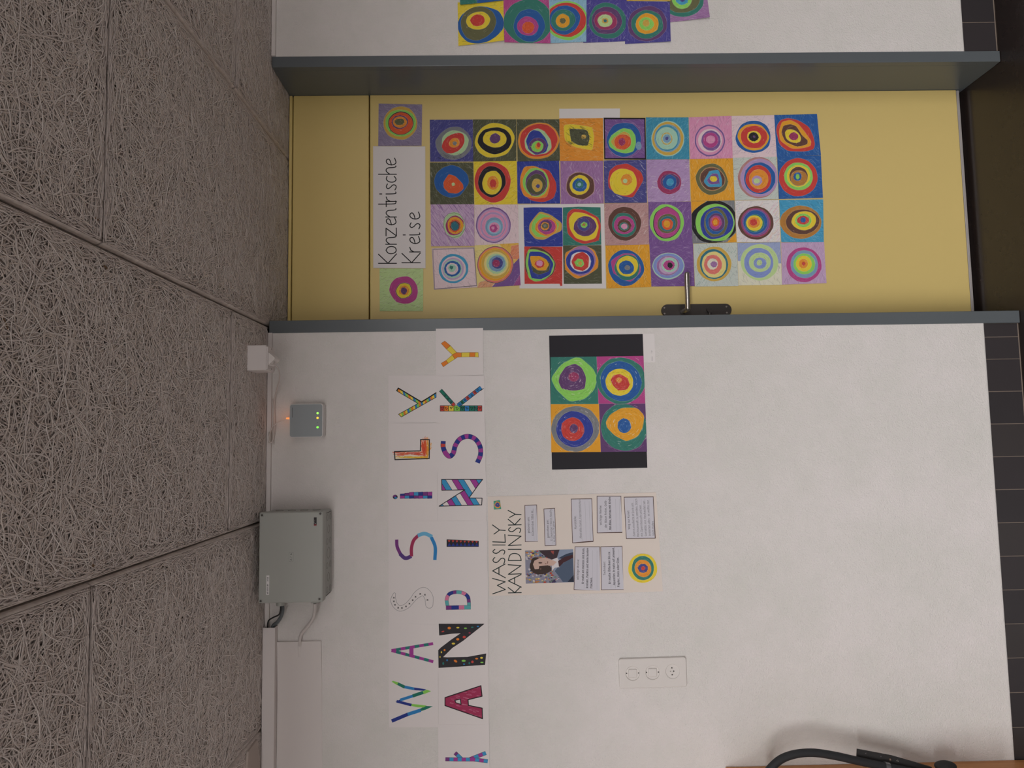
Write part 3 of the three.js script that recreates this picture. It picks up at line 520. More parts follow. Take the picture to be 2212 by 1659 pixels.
// handwriting: strokes in units of the capital height, x to the right, y up
const GLYPH = {
  K: [[0, 1, 0, 0], [0.5, 1, 0, 0.47, 0.52, 0]], o: [[0.2, 0.58, 0.05, 0.5, 0, 0.28, 0.08, 0.05, 0.22, 0, 0.38, 0.07, 0.43, 0.3, 0.36, 0.52, 0.2, 0.58]], n: [[0, 0.6, 0, 0], [0, 0.36, 0.12, 0.55, 0.26, 0.59, 0.37, 0.48, 0.38, 0.15, 0.42, 0.01, 0.47, 0.03]],
  z: [[0, 0.58, 0.42, 0.58], [0.42, 0.58, 0, 0], [0, 0, 0.43, 0.01]], e: [[0.03, 0.28, 0.25, 0.32, 0.4, 0.44, 0.3, 0.58, 0.12, 0.54, 0.02, 0.3, 0.08, 0.06, 0.22, 0, 0.42, 0.1]], t: [[0.1, 1, 0.1, 0.12, 0.17, 0, 0.27, 0.05], [-0.04, 0.57, 0.27, 0.57]], r: [[0, 0.58, 0, 0], [0, 0.34, 0.1, 0.52, 0.25, 0.57]],
  i: [[0, 0.58, 0, 0.1, 0.05, 0, 0.11, 0.04], [0, 0.82, 0, 0.93]], s: [[0.33, 0.5, 0.2, 0.59, 0.05, 0.5, 0.12, 0.34, 0.3, 0.2, 0.27, 0.03, 0.12, 0, 0, 0.08]], c: [[0.36, 0.52, 0.22, 0.6, 0.06, 0.45, 0.02, 0.2, 0.12, 0.02, 0.26, 0.02, 0.36, 0.12]], h: [[0, 1, 0, 0], [0, 0.36, 0.12, 0.55, 0.26, 0.59, 0.37, 0.48, 0.38, 0.15, 0.42, 0.01, 0.47, 0.03]],
  W: [[0, 1, 0.28, 0], [0.28, 0, 0.55, 0.62], [0.55, 0.62, 0.78, 0], [0.78, 0, 1, 1]], A: [[0, 0, 0.5, 1], [0.5, 1, 1, 0], [0.26, 0.5, 0.76, 0.5]], S: [[0.98, 0.82, 0.7, 1, 0.3, 0.95, 0.12, 0.72, 0.4, 0.52, 0.85, 0.34, 0.9, 0.1, 0.5, 0, 0, 0.12]], I: [[0.5, 1, 0.5, 0]], L: [[0.1, 1, 0.05, 0], [0.05, 0, 1, 0.02]], Y: [[0, 0.9, 0.45, 0.45], [1, 1, 0.45, 0.45], [0.45, 0.45, 0.4, 0]], N: [[0.05, 0, 0, 1], [0, 1, 0.9, 0], [0.9, 0, 1, 1]], D: [[0, 1, 0, 0], [0, 1, 0.6, 0.95, 1, 0.7, 0.95, 0.25, 0.5, 0.02, 0, 0]], Q: [[0, 1, 0.05, 0], [0.9, 1, 0.05, 0.5], [0.05, 0.5, 1, 0.05]],
};
function writeGlyph(k, ch, map, w) {
  k.lineWidth = w; for (const s of GLYPH[ch]) {
    const p = []; for (let i = 0; i < s.length; i += 2) p.push(map(s[i], s[i + 1])); k.beginPath(); k.moveTo(...p[0]);
    if (p.length < 4) for (const q of p.slice(1)) k.lineTo(...q);
    else { for (let i = 1; i < p.length - 1; i++) { const m = i === p.length - 2 ? p[i + 1] : [(p[i][0] + p[i + 1][0]) / 2, (p[i][1] + p[i + 1][1]) / 2]; k.quadraticCurveTo(p[i][0], p[i][1], m[0], m[1]); } }
    k.stroke();
  }
}
sheet('heading_sign', [[806, 316.3], [918.7, 316.6], [919.4, 579.7], [806.3, 579]], dz(2) + 0.0004, (k) => {
  k.strokeStyle = '#1d1c1e';
  const put = (str, offs, base, y0, cap) => [...str].forEach((ch, i) => writeGlyph(k, ch, (x, y) => [base - y * cap, y0 - (offs[i] + x) * cap], 1.95));
  put('Konzentrische', [0, 0.52, 1.06, 1.53, 2.11, 2.58, 3.2, 3.45, 3.87, 4.1, 4.5, 4.98, 5.47], 856.2, 569, 38.5);
  put('Kreise', [0, 0.58, 1.0, 1.5, 1.83, 2.33], 907.6, 567.5, 39.5);
}, 'white heading sheet handwritten "Konzentrische Kreise" at top of the door', 'sign', undefined, { px: 4 });

// ---- drawings on the door, top row of the picture first
drawing(V2, [765, 382, 1280, 378, 1285, 880, 770, 882], 'navy', ['grey 1055 665 218 192', 'palegreen 1068 655 160 142', 'red 1050 660 150 100 -0.6', 'orange 1060 655 64 56 -0.6', 'grey 1065 662 22 20'], 'drawing with tilted red oval in grey scribbled ring on dark violet-blue', onDoor, dz(0), { over: (k, to) => hatchField(k, to, ['black'], 870, 790, 1230, 850, 0.5, 26, 26, 1, 0.4) });
drawing(V2, [1282, 378, 1800, 376, 1800, 870, 1285, 878], 'darkolive', ['yellow 1540 630 228 208', 'black 1540 630 190 162', 'yellow 1540 612 138 104', 'purple 1545 606 62 60'], 'drawing of yellow and black rings with purple centre on dark olive', onDoor, dz(1), { gaps: 0.3 });
drawing([0, 0, 1], [1116.2, 258, 1208, 258, 1209, 347, 1118, 349], 'darkolive', ['orange 1163 305 44 41', 'red 1163 304 40 37', ['palegreen', [1161, 277, 1176, 284, 1190, 303, 1192, 322, 1180, 333, 1152, 336, 1135, 322, 1133, 302, 1145, 284]], ['royal', [1152, 281, 1166, 284, 1178, 298, 1185, 314, 1180, 330, 1158, 336, 1142, 324, 1136, 305, 1143, 288]], 'purple 1161.5 316 19 16.5', 'lime 1161 317.5 13 12', 'amber 1162 317 5 6', 'red 1163.5 314 3.5 5'], 'drawing of egg-shaped blue ring inside red and orange on dark olive', onDoor, dz(2), { wob: 0.05 });
drawing(V3, [130, 258, 802, 252, 808, 905, 140, 910], 'orange', [['yellow', [195, 360, 320, 345, 640, 390, 668, 560, 640, 750, 540, 730, 370, 700, 215, 600]], ['darkolive', [285, 430, 330, 415, 560, 430, 600, 560, 570, 675, 420, 670, 310, 600]], 'gold 505 540 36 30'], 'orange drawing with dark scribble in a crooked yellow square', onDoor, dz(0), { over: (k, to) => hatchField(k, to, ['darkolive', 'black'], 270, 390, 600, 680, 0.5, 60, 50, 1, 0.6) });
drawing(V3, [812, 245, 1455, 250, 1468, 890, 822, 888], 'violet', ['violet 1140 590 285 262', 'blue 1120 585 270 258', 'steel 1350 680 40 60', ['lime', [885, 620, 930, 520, 1040, 440, 1120, 405, 1240, 430, 1300, 520, 1310, 640, 1270, 770, 1150, 800, 1020, 770, 910, 700]], ['gold', [920, 620, 960, 560, 1060, 490, 1130, 455, 1210, 500, 1240, 600, 1220, 690, 1110, 745, 1000, 725]], 'scarlet 1105 625 130 112', 'wine 1092 620 50 54'], 'drawing with black border, orange core in green and blue on violet', onDoor, dz(1), { over: (k, to) => line(k, to, [818, 258, 1450, 258, 1458, 882, 826, 880], '#1f1a1f', 3.2) });
drawing(V3, [1462, 242, 2120, 240, 2135, 885, 1470, 888], 'lagoon', ['mint 1800 568 250 265', 'gold 1800 568 238 250', 'steel 1795 562 205 215', 'lagoon 1790 560 182 200', 'mint 1785 565 165 172', 'gold 1785 568 84 92', 'mint 1785 568 68 76', 'steel 1785 570 58 62', 'navy 1783 567 18 20'], 'turquoise drawing with thin gold ring and tiny dark centre', onDoor, dz(2), { wob: 0.02 });
drawing(V4, [-14, 240, 640, 218, 660, 870, 5, 882], 'pink', ['violet 305 595 236 236', 'pink 305 595 214 212', 'palepink 312 595 180 175', 'violet 325 595 146 156', 'magenta 320 590 116 116', 'pink 320 580 66 60'], 'pale pink drawing with two violet rings round a pink centre', onDoor, dz(0), { wob: 0.025, groundStyle: { gaps: 1 } });
drawing(V4, [642, 220, 1300, 205, 1340, 848, 662, 872], 'palepink', ['blue 975 545 272 240', 'amber 975 545 230 206', 'red 985 545 192 180', 'yellow 985 545 110 92', 'black 978 542 72 68', 'purple 985 540 12 12'], 'drawing of red disc with dark centre on white paper with faint lilac hatching', onDoor, dz(1), { under: (k, to) => hatchField(k, to, ['lilac', 'slate', 'lavender'], 660, 230, 1330, 860, 2.2, 90, 40, 1, 0.5) });
drawing(V4, [1300, 205, 1958, 190, 2020, 825, 1340, 848], 'blue', [['red', [1330, 450, 1345, 360, 1400, 280, 1520, 250, 1680, 290, 1830, 390, 1890, 530, 1915, 660, 1890, 740, 1760, 772, 1500, 762, 1380, 660]], ['amber', [1372, 450, 1420, 310, 1550, 280, 1665, 340, 1760, 460, 1860, 610, 1845, 690, 1700, 725, 1560, 725, 1390, 600]], ['brown', [1408, 480, 1440, 370, 1550, 345, 1640, 380, 1720, 520, 1805, 600, 1800, 660, 1650, 700, 1470, 620]], 'yellow 1585 532 128 92 0.55', 'wine 1595 535 68 55'], 'blue drawing with slanted brown and orange egg shape', onDoor, dz(2));

drawing(V2, [768, 890, 1285, 890, 1295, 1390, 772, 1392], 'darkolive', ['blue 1020 1120 202 186', ['scarlet', [925, 1130, 990, 1030, 1070, 1055, 1160, 1150, 1165, 1210, 1090, 1265, 990, 1255, 935, 1200]], 'spring 1045 1152 15 17'], 'drawing of red blob in blue ring on dark olive', onDoor, dz(1));
drawing(V2, [1290, 882, 1800, 872, 1812, 1390, 1300, 1395], 'yellow', ['red 1515 1125 222 232', 'black 1505 1120 156 182', 'yellow 1510 1135 116 142', 'orange 1520 1135 70 80', 'red 1520 1140 38 48'], 'yellow drawing with red and black rings round a flame-like core', onDoor, dz(2));
drawing(V2, [1808, 880, 2310, 868, 2322, 1382, 1814, 1382], 'royal', [['red', [1850, 1040, 1900, 935, 2020, 945, 2190, 980, 2270, 1120, 2275, 1210, 2240, 1310, 2120, 1360, 1980, 1345, 1880, 1270, 1840, 1180]], ['orange', [1840, 1090, 1890, 940, 2020, 930, 2140, 990, 2200, 1150, 2160, 1300, 2010, 1320, 1880, 1290]], 'lime 2030 1128 155 166', 'purple 2035 1135 132 146', 'darkolive 2035 1150 112 122', 'gold 2045 1160 62 76', 'navy 2055 1170 20 18'], 'royal blue drawing with lime and purple rings round a small yellow egg', onDoor, dz(0), { wob: 0.05 });
drawing(V3, [145, 915, 805, 910, 815, 1565, 150, 1575], 'mauve', ['rose 455 1300 214 214', 'brown 455 1300 205 205', 'yellow 440 1285 146 146', 'blue 440 1285 110 98', 'teal 438 1275 56 56', 'paleblue 437 1275 24 24'], 'mauve drawing with thick brown ring, yellow ring and blue centre', onDoor, dz(1), { groundStyle: { gaps: 1.2 } });
drawing(V3, [815, 905, 1470, 895, 1480, 1555, 825, 1560], 'navy', [['red', [880, 1200, 905, 1060, 1000, 980, 1170, 950, 1270, 1000, 1390, 1080, 1430, 1200, 1330, 1370, 1260, 1480, 1050, 1440, 890, 1330]], 'yellow 1120 1242 206 208', 'orange 1165 1200 82 86', 'spring 1145 1220 30 32'], 'drawing of large yellow disc with red rim on dark blue scribble', onDoor, dz(2), { groundStyle: { gaps: 1.4 } });
drawing(V3, [1475, 895, 2130, 890, 2152, 1535, 1490, 1550], 'lilac', ['wine 1820 1247 182 186', 'purple 1838 1230 140 120', 'blue 1830 1245 106 110', 'sky 1835 1245 55 55'], 'lilac drawing with small wine-red ring and blue centre', onDoor, dz(0), { groundStyle: { gaps: 1.4 } });
drawing(V4, [5, 885, 660, 870, 690, 1515, 20, 1530], 'amber', ['olive 330 1195 242 236', 'tan 345 1190 190 178', 'brown 345 1190 182 168', ['sky', [205, 1230, 300, 1070, 440, 1045, 490, 1200, 485, 1310, 280, 1315]], ['violet', [260, 1210, 340, 1105, 430, 1110, 455, 1265, 300, 1275]], 'yellow 360 1190 52 42'], 'amber drawing with brown ring and blue triangle-like ring', onDoor, dz(1));
drawing(V4, [665, 865, 1335, 848, 1365, 1500, 690, 1515], 'mist', ['rose 1050 1170 300 318', 'lilac 1068 1172 280 290', 'blue 1075 1180 242 244', 'red 1055 1190 196 206', 'orange 1060 1195 146 152', 'lilac 1035 1215 76 76', 'spring 1030 1220 46 36'], 'pale grey-green drawing with large rose and orange rings', onDoor, dz(2), { wob: 0.02 });
drawing(V4, [1345, 848, 2020, 828, 2050, 1480, 1370, 1500], 'blue', ['red 1670 1165 297 292', 'lime 1675 1150 216 212', 'yellow 1675 1145 180 166', 'brown 1675 1150 140 146', 'tan 1680 1172 128 116', 'blue 1660 1155 60 65', 'lime 1660 1155 25 38'], 'blue drawing with round red, lime and brown rings', onDoor, dz(0), { wob: 0.02 });

drawing(V5, [775, 65, 1295, 62, 1300, 560, 780, 565], 'lavender', ['palegreen 1060 315 132 150', 'wine 1065 320 106 118', 'amber 1070 316 94 102', 'scarlet 1066 320 72 74', 'brown 1066 322 54 58', 'deepteal 1065 325 42 48'], 'lilac hatched drawing with small yellow ring and dark blue centre', onDoor, dz(2), { under: (k, to) => hatchField(k, to, ['violet', 'mauve', 'white'], 790, 75, 1290, 555, 0.95, 190, 60, 1.4, 0.55), over: (k, to) => line(k, to, [1060, 165, 1130, 190, 1185, 270, 1190, 350, 1130, 440, 1040, 465, 960, 430, 930, 330, 940, 220, 990, 175], '#4a4a48', 0.5) });
drawing(V5, [1298, 65, 1818, 65, 1828, 540, 1302, 555], 'palepink', ['violet 1525 315 202 216', 'lilac 1525 318 188 200', 'pink 1520 320 174 184', 'lilac 1520 322 150 160', 'pink 1522 325 132 140', 'steel 1532 335 104 112', 'paleblue 1535 340 78 82', 'pink 1535 345 62 62', 'magenta 1525 355 42 45', 'pink 1520 350 14 16'], 'pale lilac drawing with pink rings and light blue inner ring', onDoor, dz(0), { wob: 0.02, groundStyle: { gaps: 1 } });
sheet('drawing', [[65, 85], [1390, 70], [1420, 1380], [88, 1378]].map(view(...V6)), dz(1), (k) => {
  const o = { gaps: 0.6 }, g = (ink, pts) => crayon(k, pts.map(view(...V6)), INK[ink], { smooth: false, strokes: 1.8, hatch: 0.2 });
  g('royal', [[150, 135], [300, 128], [745, 132], [752, 730], [165, 738], [152, 420]]); g('teal', [[755, 130], [1000, 120], [1335, 128], [1345, 700], [755, 715]]); g('red', [[160, 735], [745, 735], [742, 1330], [715, 1335], [700, 1300], [165, 1308]]); g('darkolive', [[755, 715], [1345, 705], [1350, 1290], [765, 1302]]);
  rings(k, V6, [['gold', [400, 190, 560, 240, 740, 370, 735, 490, 620, 540, 470, 630, 330, 620, 235, 510, 240, 390, 320, 280]], ['lime', [400, 225, 540, 260, 700, 380, 660, 490, 500, 580, 350, 590, 265, 480, 290, 350]], 'orange 500 425 170 142', 'magenta 500 428 132 118', 'purple 490 415 92 88', 'orange 480 420 62 60', 'olive 480 415 44 40', 'grey 478 415 18 16'], o);
  rings(k, V6, [['red', [822, 220, 900, 150, 1080, 165, 1300, 280, 1342, 400, 1310, 640, 1080, 692, 950, 650, 830, 540, 810, 380]], ['yellow', [845, 300, 920, 200, 1080, 215, 1270, 300, 1308, 430, 1260, 600, 1100, 650, 950, 600, 860, 460]], 'purple 1095 418 168 156', 'navy 1075 392 96 96', 'lime 1080 400 48 42', 'tan 1078 395 18 15'], o);
  rings(k, V6, [['brown', [180, 860, 260, 740, 420, 750, 570, 850, 650, 1000, 600, 1160, 420, 1275, 240, 1230, 165, 1060]], ['lime', [178, 980, 220, 780, 330, 775, 510, 830, 630, 970, 600, 1130, 470, 1240, 330, 1275, 230, 1220]], ['royal', [215, 1000, 240, 810, 420, 815, 540, 880, 612, 1000, 560, 1160, 420, 1235, 270, 1220]], ['darkolive', [240, 900, 420, 900, 560, 980, 540, 1110, 380, 1170, 290, 1120]], ['amber', [240, 880, 400, 882, 500, 930, 537, 1010, 490, 1100, 370, 1100, 280, 1030]], 'red 398 1000 70 60', 'pink 395 990 45 42'], o);
  rings(k, V6, [['orange', [785, 830, 880, 780, 940, 735, 1100, 718, 1240, 780, 1300, 930, 1290, 1060, 1120, 1170, 960, 1228, 785, 1090]], 'mauve 1030 948 230 222', 'royal 1020 960 206 192', 'white 1020 960 150 156', ['red', [880, 960, 940, 850, 1060, 805, 1155, 880, 1145, 1040, 1060, 1105, 930, 1070]], ['lime', [930, 970, 985, 912, 1055, 930, 1082, 1000, 1040, 1040, 960, 1030]], 'gold 1018 985 22 28'], o);
}, 'white sheet with four bold ring drawings on blue, green, red and olive', 'drawing', onDoor, { px: 2.6 });
drawing(V6, [1392, 70, 2062, 60, 2085, 700, 1408, 715], 'rose', ['brown 1710 380 258 250', 'teal 1695 400 182 190', 'magenta 1695 402 150 146', 'brown 1700 412 106 96', 'teal 1695 425 70 62', 'pink 1700 425 46 40'], 'pale rose drawing with dark brown ring and green and pink rings', onDoor, dz(2), { groundStyle: { alpha: 0.55, gaps: 1.2 } });
drawing(V7, [0, 38, 510, 32, 530, 530, 10, 540], 'violet', ['lime 220 285 200 216', 'black 220 282 158 188', 'magenta 222 280 150 180', 'olive 230 295 120 116', 'deepteal 226 300 94 90', 'scarlet 228 302 66 66', 'amber 222 300 36 42'], 'purple drawing with lime green outer ring and orange centre', onDoor, dz(0));
drawing(V7, [515, 28, 1030, 20, 1055, 515, 530, 530], 'grey', ['black 785 272 276 252', 'lime 798 285 232 226', 'royal 812 285 192 196', 'olive 805 285 140 166', 'blue 798 280 116 138', 'purple 812 282 94 108', 'magenta 805 285 66 82', 'scarlet 803 275 44 52', 'amber 800 280 24 30'], 'drawing of big black ring and lime ring, amber and grey corners', onDoor, dz(1), { under: (k, to) => { crayon(k, [[500, 0], [720, 0], [500, 210]].map(to), INK.amber, { smooth: false }); crayon(k, [[930, 530], [1070, 380], [1070, 530]].map(to), INK.amber, { smooth: false }); } });
drawing(V7, [1035, 20, 1560, 10, 1580, 510, 1060, 518], 'white', ['brown 1285 285 210 200', 'wine 1288 282 178 172', 'violet 1288 280 164 156', 'blue 1283 278 140 142', 'teal 1275 290 112 106', 'yellow 1270 288 96 92', 'orange 1265 282 72 64', 'red 1260 280 42 38'], 'white drawing with faint pastel hatching and brown to red rings', onDoor, dz(2), { wob: 0.02, under: (k, to) => { hatchField(k, to, ['paleblue', 'mist', 'lavender'], 1050, 20, 1320, 510, 2.1, 60, 60, 0.8, 0.55); hatchField(k, to, ['paleyellow', 'pink', 'coral'], 1330, 60, 1570, 510, 2.2, 60, 50, 0.8, 0.45); } });
drawing(V7, [1565, 12, 2090, 5, 2098, 515, 1590, 515], 'sky', ['tan 1830 275 246 196', 'brown 1850 270 200 146', 'yellow 1865 258 146 112', 'lime 1855 255 96 80', 'red 1855 252 72 50', 'blue 1855 248 32 28'], 'sky blue drawing with wide brown oval and yellow inner ring', onDoor, dz(0), { wob: 0.03 });

drawing(V5, [788, 590, 1298, 575, 1330, 1055, 815, 1083], 'palepink', ['sky 1045 835 174 176', 'palepink 1045 838 146 150', 'lavender 1042 838 128 130', 'mint 1038 838 112 112', 'blue 1035 836 98 92', 'palepink 1032 836 70 68', 'mint 1030 828 44 46', 'teal 1022 822 17 17'], 'pale pink drawing with two light blue rings and dark pencil border', onDoor, dz(1), { wob: 0.02, groundStyle: { gaps: 1, alpha: 0.9 }, over: (k, to) => { line(k, to, [805, 605, 1290, 588, 1320, 1045, 825, 1075], '#55505a', 0.6); line(k, to, [795, 598, 1294, 580, 1326, 1050, 818, 1080], '#55505a', 0.5); } });
drawing(V5, [1305, 555, 1825, 525, 1850, 1030, 1335, 1060], 'paleyellow', ['black 1550 785 212 222', 'coral 1550 785 207 216', 'amber 1547 782 190 196', 'gold 1552 778 168 170', 'paleyellow 1558 775 142 142', 'palegreen 1562 772 120 118', 'steel 1570 770 98 96', 'navy 1572 766 66 68', 'wine 1560 770 42 42'], 'drawing of orange and yellow rings with sunset striped background', onDoor, dz(2), { wob: 0.02, under: (k, to) => { crayon(k, [[1600, 540], [1860, 500], [1860, 760], [1740, 760]].map(to), INK.amber, { smooth: false, alpha: 0.6, hatch: 2.2 }); crayon(k, [[1740, 560], [1860, 540], [1860, 720], [1720, 720]].map(to), INK.coral, { smooth: false, alpha: 0.7, hatch: 2.2 }); crayon(k, [[1480, 1080], [1860, 680], [1860, 1080]].map(to), INK.violet, { smooth: false, hatch: 2.3 }); crayon(k, [[1330, 1080], [1350, 1000], [1460, 960], [1540, 1000], [1490, 1080]].map(to), INK.coral, { smooth: false, alpha: 0.5, hatch: 2.3 }); crayon(k, [[1740, 1080], [1860, 880], [1860, 1080]].map(to), INK.magenta, { smooth: false, alpha: 0.6, hatch: 2.3 }); } });
drawing(V6, [1415, 720, 2085, 700, 2115, 1355, 1430, 1378], 'amber', ['blue 1728 1062 274 266', ['magenta', [1490, 960, 1580, 890, 1700, 835, 1860, 850, 1950, 1050, 1945, 1130, 1790, 1292, 1530, 1150]], 'teal 1745 1055 192 194', 'yellow 1745 1036 156 158', 'blue 1732 1055 112 106', 'grey 1745 1060 38 36'], 'amber drawing with blue, magenta and yellow rings', onDoor, dz(0));
drawing(V7, [15, 535, 535, 530, 555, 1040, 40, 1045], 'violet', ['mint 245 800 190 160', 'periwinkle 245 797 180 148', 'mauve 238 797 134 118', 'lavender 245 795 112 100', 'mint 258 787 94 84', 'magenta 250 790 66 58', 'black 262 793 28 30'], 'purple drawing with flat blue rings and black dot centre, behind the handle', onDoor, dz(1), { wob: 0.025 });
drawing(V7, [540, 535, 1060, 520, 1078, 1040, 560, 1045], 'mist', ['gold 785 775 206 208', 'deepteal 785 777 166 176', 'paleyellow 785 782 142 156', 'coral 775 780 106 114', 'cream 770 775 62 66', 'mauve 785 778 36 33'], 'pale drawing with gold, blue-green and coral rings and green hatching', onDoor, dz(2), { wob: 0.025, under: (k, to) => hatchField(k, to, ['mint', 'teal', 'mist'], 560, 540, 1060, 1030, 2.15, 80, 40, 0.9, 0.35) });
drawing(V7, [1065, 525, 1580, 515, 1598, 1025, 1080, 1032], 'cream', ['spring 1330 757 222 216', 'periwinkle 1318 762 174 176', 'spring 1333 755 130 116', 'periwinkle 1335 766 76 66', 'spring 1328 760 30 30'], 'pale drawing with soft blue rings on cream and light blue', onDoor, dz(0), { wob: 0.02, groundStyle: { gaps: 0.8 }, under: (k, to) => crayon(k, [[1040, 500], [1620, 490], [1620, 770], [1050, 740]].map(to), INK.periwinkle, { smooth: false, alpha: 0.75, hatch: 2 }) });
drawing(V7, [1588, 520, 2100, 515, 2130, 1005, 1600, 1022], 'lavender', ['magenta 1855 787 206 212', 'steel 1860 782 162 166', 'lime 1860 780 126 126', 'yellow 1855 776 92 96', 'orange 1850 776 52 56', 'red 1853 776 16 18'], 'pink-lilac drawing with magenta ring and rainbow core', onDoor, dz(1), { wob: 0.02 });

// ---- drawings on the wall right of the door
const wz = (i) => 0.0008 + (i % 3) * 0.0008;
drawing(V8, [105, 20, 470, 5, 475, 330, 112, 368], 'yellow', ['blue 290 205 174 158', 'olive 270 190 142 136', 'yellow 270 170 92 74', 'red 265 168 56 48'], 'yellow drawing with olive and blue rings and red centre', onWall, wz(0), { lift: [0, 0, 0.006, 0.002] });
drawing(V8, [470, -22, 830, -30, 845, 348, 478, 340], 'magenta', ['teal 660 168 186 178', 'blue 675 196 126 122', 'magenta 660 205 80 76', 'scarlet 665 215 46 46'], 'magenta cornered drawing with thick green ring and blue ring', onWall, wz(1), { lift: [0, 0, 0.002, 0.003], groundStyle: { alpha: 0.8 } });
drawing(V8, [835, -40, 1132, -40, 1130, 333, 845, 345], 'paleblue', ['lime 978 166 166 162', 'red 975 160 152 142', 'blue 960 160 128 116', 'teal 950 165 96 86', 'amber 945 170 55 56', 'olive 945 170 22 22'], 'light blue drawing with red and blue rings and orange centre', onWall, wz(2));
drawing(V8, [1132, -40, 1450, -40, 1460, 328, 1105, 342], 'indigo', ['teal 1288 170 142 144', 'purple 1280 170 116 106', 'wine 1275 170 82 76', 'spring 1270 170 56 48', 'gold 1270 170 22 20', 'deepteal 1270 170 9 9'], 'indigo drawing with dark green and wine-red rings and pale yellow centre', onWall, wz(0));
drawing(V8, [1450, 10, 1795, 15, 1800, 335, 1438, 350], 'indigo', ['purple 1610 197 150 146', 'teal 1610 200 124 116', 'amber 1610 197 92 83', 'lime 1605 195 56 54', 'gold 1602 190 26 28'], 'indigo drawing with orange ring and lime green centre', onWall, wz(1), { lift: [0, 0, 0.004, 0] });
drawing(V8, [1770, -200, 2070, -220, 2108, 148, 1780, 180], 'mauve', ['teal 1890 0 156 146', 'olive 1890 -5 132 118', 'lime 1885 0 76 72', 'sky 1885 0 46 42', 'navy 1890 0 18 16'], 'slightly tilted mauve drawing with green, olive and lime rings', onWall, wz(0), { lift: [0, 0, 0.008, 0.001] });
drawing(V8, [120, -330, 470, -340, 470, 6, 126, 44], 'blue', ['olive 300 -130 130 120', 'red 300 -150 50 50', ['teal', [110, 0, 260, 0, 262, 70, 110, 70]]], 'blue and green drawing above the yellow one, mostly cut off', onWall, wz(2), { lift: [0, 0, 0.003, 0.004] });
drawing(V8, [1452, -340, 1796, -350, 1800, 8, 1452, 8], 'gold', ['blue 1620 -170 150 150', 'red 1620 -170 80 80'], 'golden drawing above the indigo one with orange ring, mostly cut off', onWall, wz(2), { lift: [0, 0, 0, 0] });

// ---- letter sheets: two rows of hand-drawn capitals
const LA = [820, 690, 6.38], LB = [820, 920, 6.38], LC = [820, 1140, 6.38], LD = [820, 1400, 6.4];
const FELT = { navy: '#27398f', sky: '#3f9bcf', magenta: '#a8409a', purple: '#7d3a86', teal: '#2b7f78', lime: '#8ed35a', blue: '#2f86c8', green: '#1f7a66', orange: '#ee8630', yellow: '#f0d850', red: '#cf4a42', pink: '#df7fa6', crimson: '#a8325a', aqua: '#5fb2b6', black: '#222024', ink: '#2b292d', dusk: '#5a3f86', lightblue: '#6fb6dc' };
function banded(k, to, pts, width, cuts, outline, curve) {   // a stroke made of coloured lengths; cuts: [ink, share of the length]
  let p = []; for (let i = 0; i < pts.length; i += 2) p.push(to([pts[i], pts[i + 1]]));
  if (curve) { const c = new THREE.CatmullRomCurve3(p.map(([x, y]) => V(x, y, 0))); p = c.getSpacedPoints(80).map((q) => [q.x, q.y]); }
  else { const q = []; for (let i = 0; i < p.length - 1; i++) for (let j = 0; j < 24; j++) q.push([p[i][0] + (p[i + 1][0] - p[i][0]) * j / 24, p[i][1] + (p[i + 1][1] - p[i][1]) * j / 24]); q.push(p[p.length - 1]); p = q; }
  const len = [0]; for (let i = 1; i < p.length; i++) len.push(len[i - 1] + Math.hypot(p[i][0] - p[i - 1][0], p[i][1] - p[i - 1][1]));
  const total = len[len.length - 1], sum = cuts.reduce((s, c) => s + c[1], 0); k.save(); k.lineCap = 'butt';
  if (outline) { k.strokeStyle = FELT.ink; k.lineWidth = width + 2 * outline; k.beginPath(); p.forEach((q, i) => (i ? k.lineTo(...q) : k.moveTo(...q))); k.stroke(); }
  let acc = 0; const at2 = (s) => { let i = 1; while (i < len.length - 1 && len[i] < s) i++; const f = (s - len[i - 1]) / (len[i] - len[i - 1] || 1); return [p[i - 1][0] + (p[i][0] - p[i - 1][0]) * f, p[i - 1][1] + (p[i][1] - p[i - 1][1]) * f]; };
  for (const [ink, share] of cuts) {
    const s0 = acc / sum * total, s1 = (acc + share) / sum * total; acc += share; k.strokeStyle = FELT[ink]; k.lineWidth = width; k.beginPath(); k.moveTo(...at2(s0));
    for (let i = 0; i < len.length; i++) if (len[i] > s0 && len[i] < s1) k.lineTo(...p[i]); k.lineTo(...at2(Math.min(total, s1 + 0.15))); k.stroke();
  }
  k.restore();
}
const stripes = (inks, n) => Array.from({ length: n }, (_, i) => [inks[i % inks.length], 1]);
const poly = (k, to, pts, fill, stroke, w) => { k.beginPath(); for (let i = 0; i < pts.length; i += 2) { const p = to([pts[i], pts[i + 1]]); i ? k.lineTo(...p) : k.moveTo(...p); } k.closePath(); if (fill) { k.fillStyle = fill; k.fill(); } if (stroke) { k.strokeStyle = stroke; k.lineWidth = w; k.stroke(); } };
const dot = (k, to, x, y, rx, ry, ink, turn = 0) => { const c = to([x, y]); k.fillStyle = ink; k.beginPath(); k.ellipse(c[0], c[1], rx / 6.38, ry / 6.38, turn, 0, 7); k.fill(); };
const topRow = 'letter sheets of the upper row', lowRow = 'letter sheets of the lower row';
let letterIndex = 0;
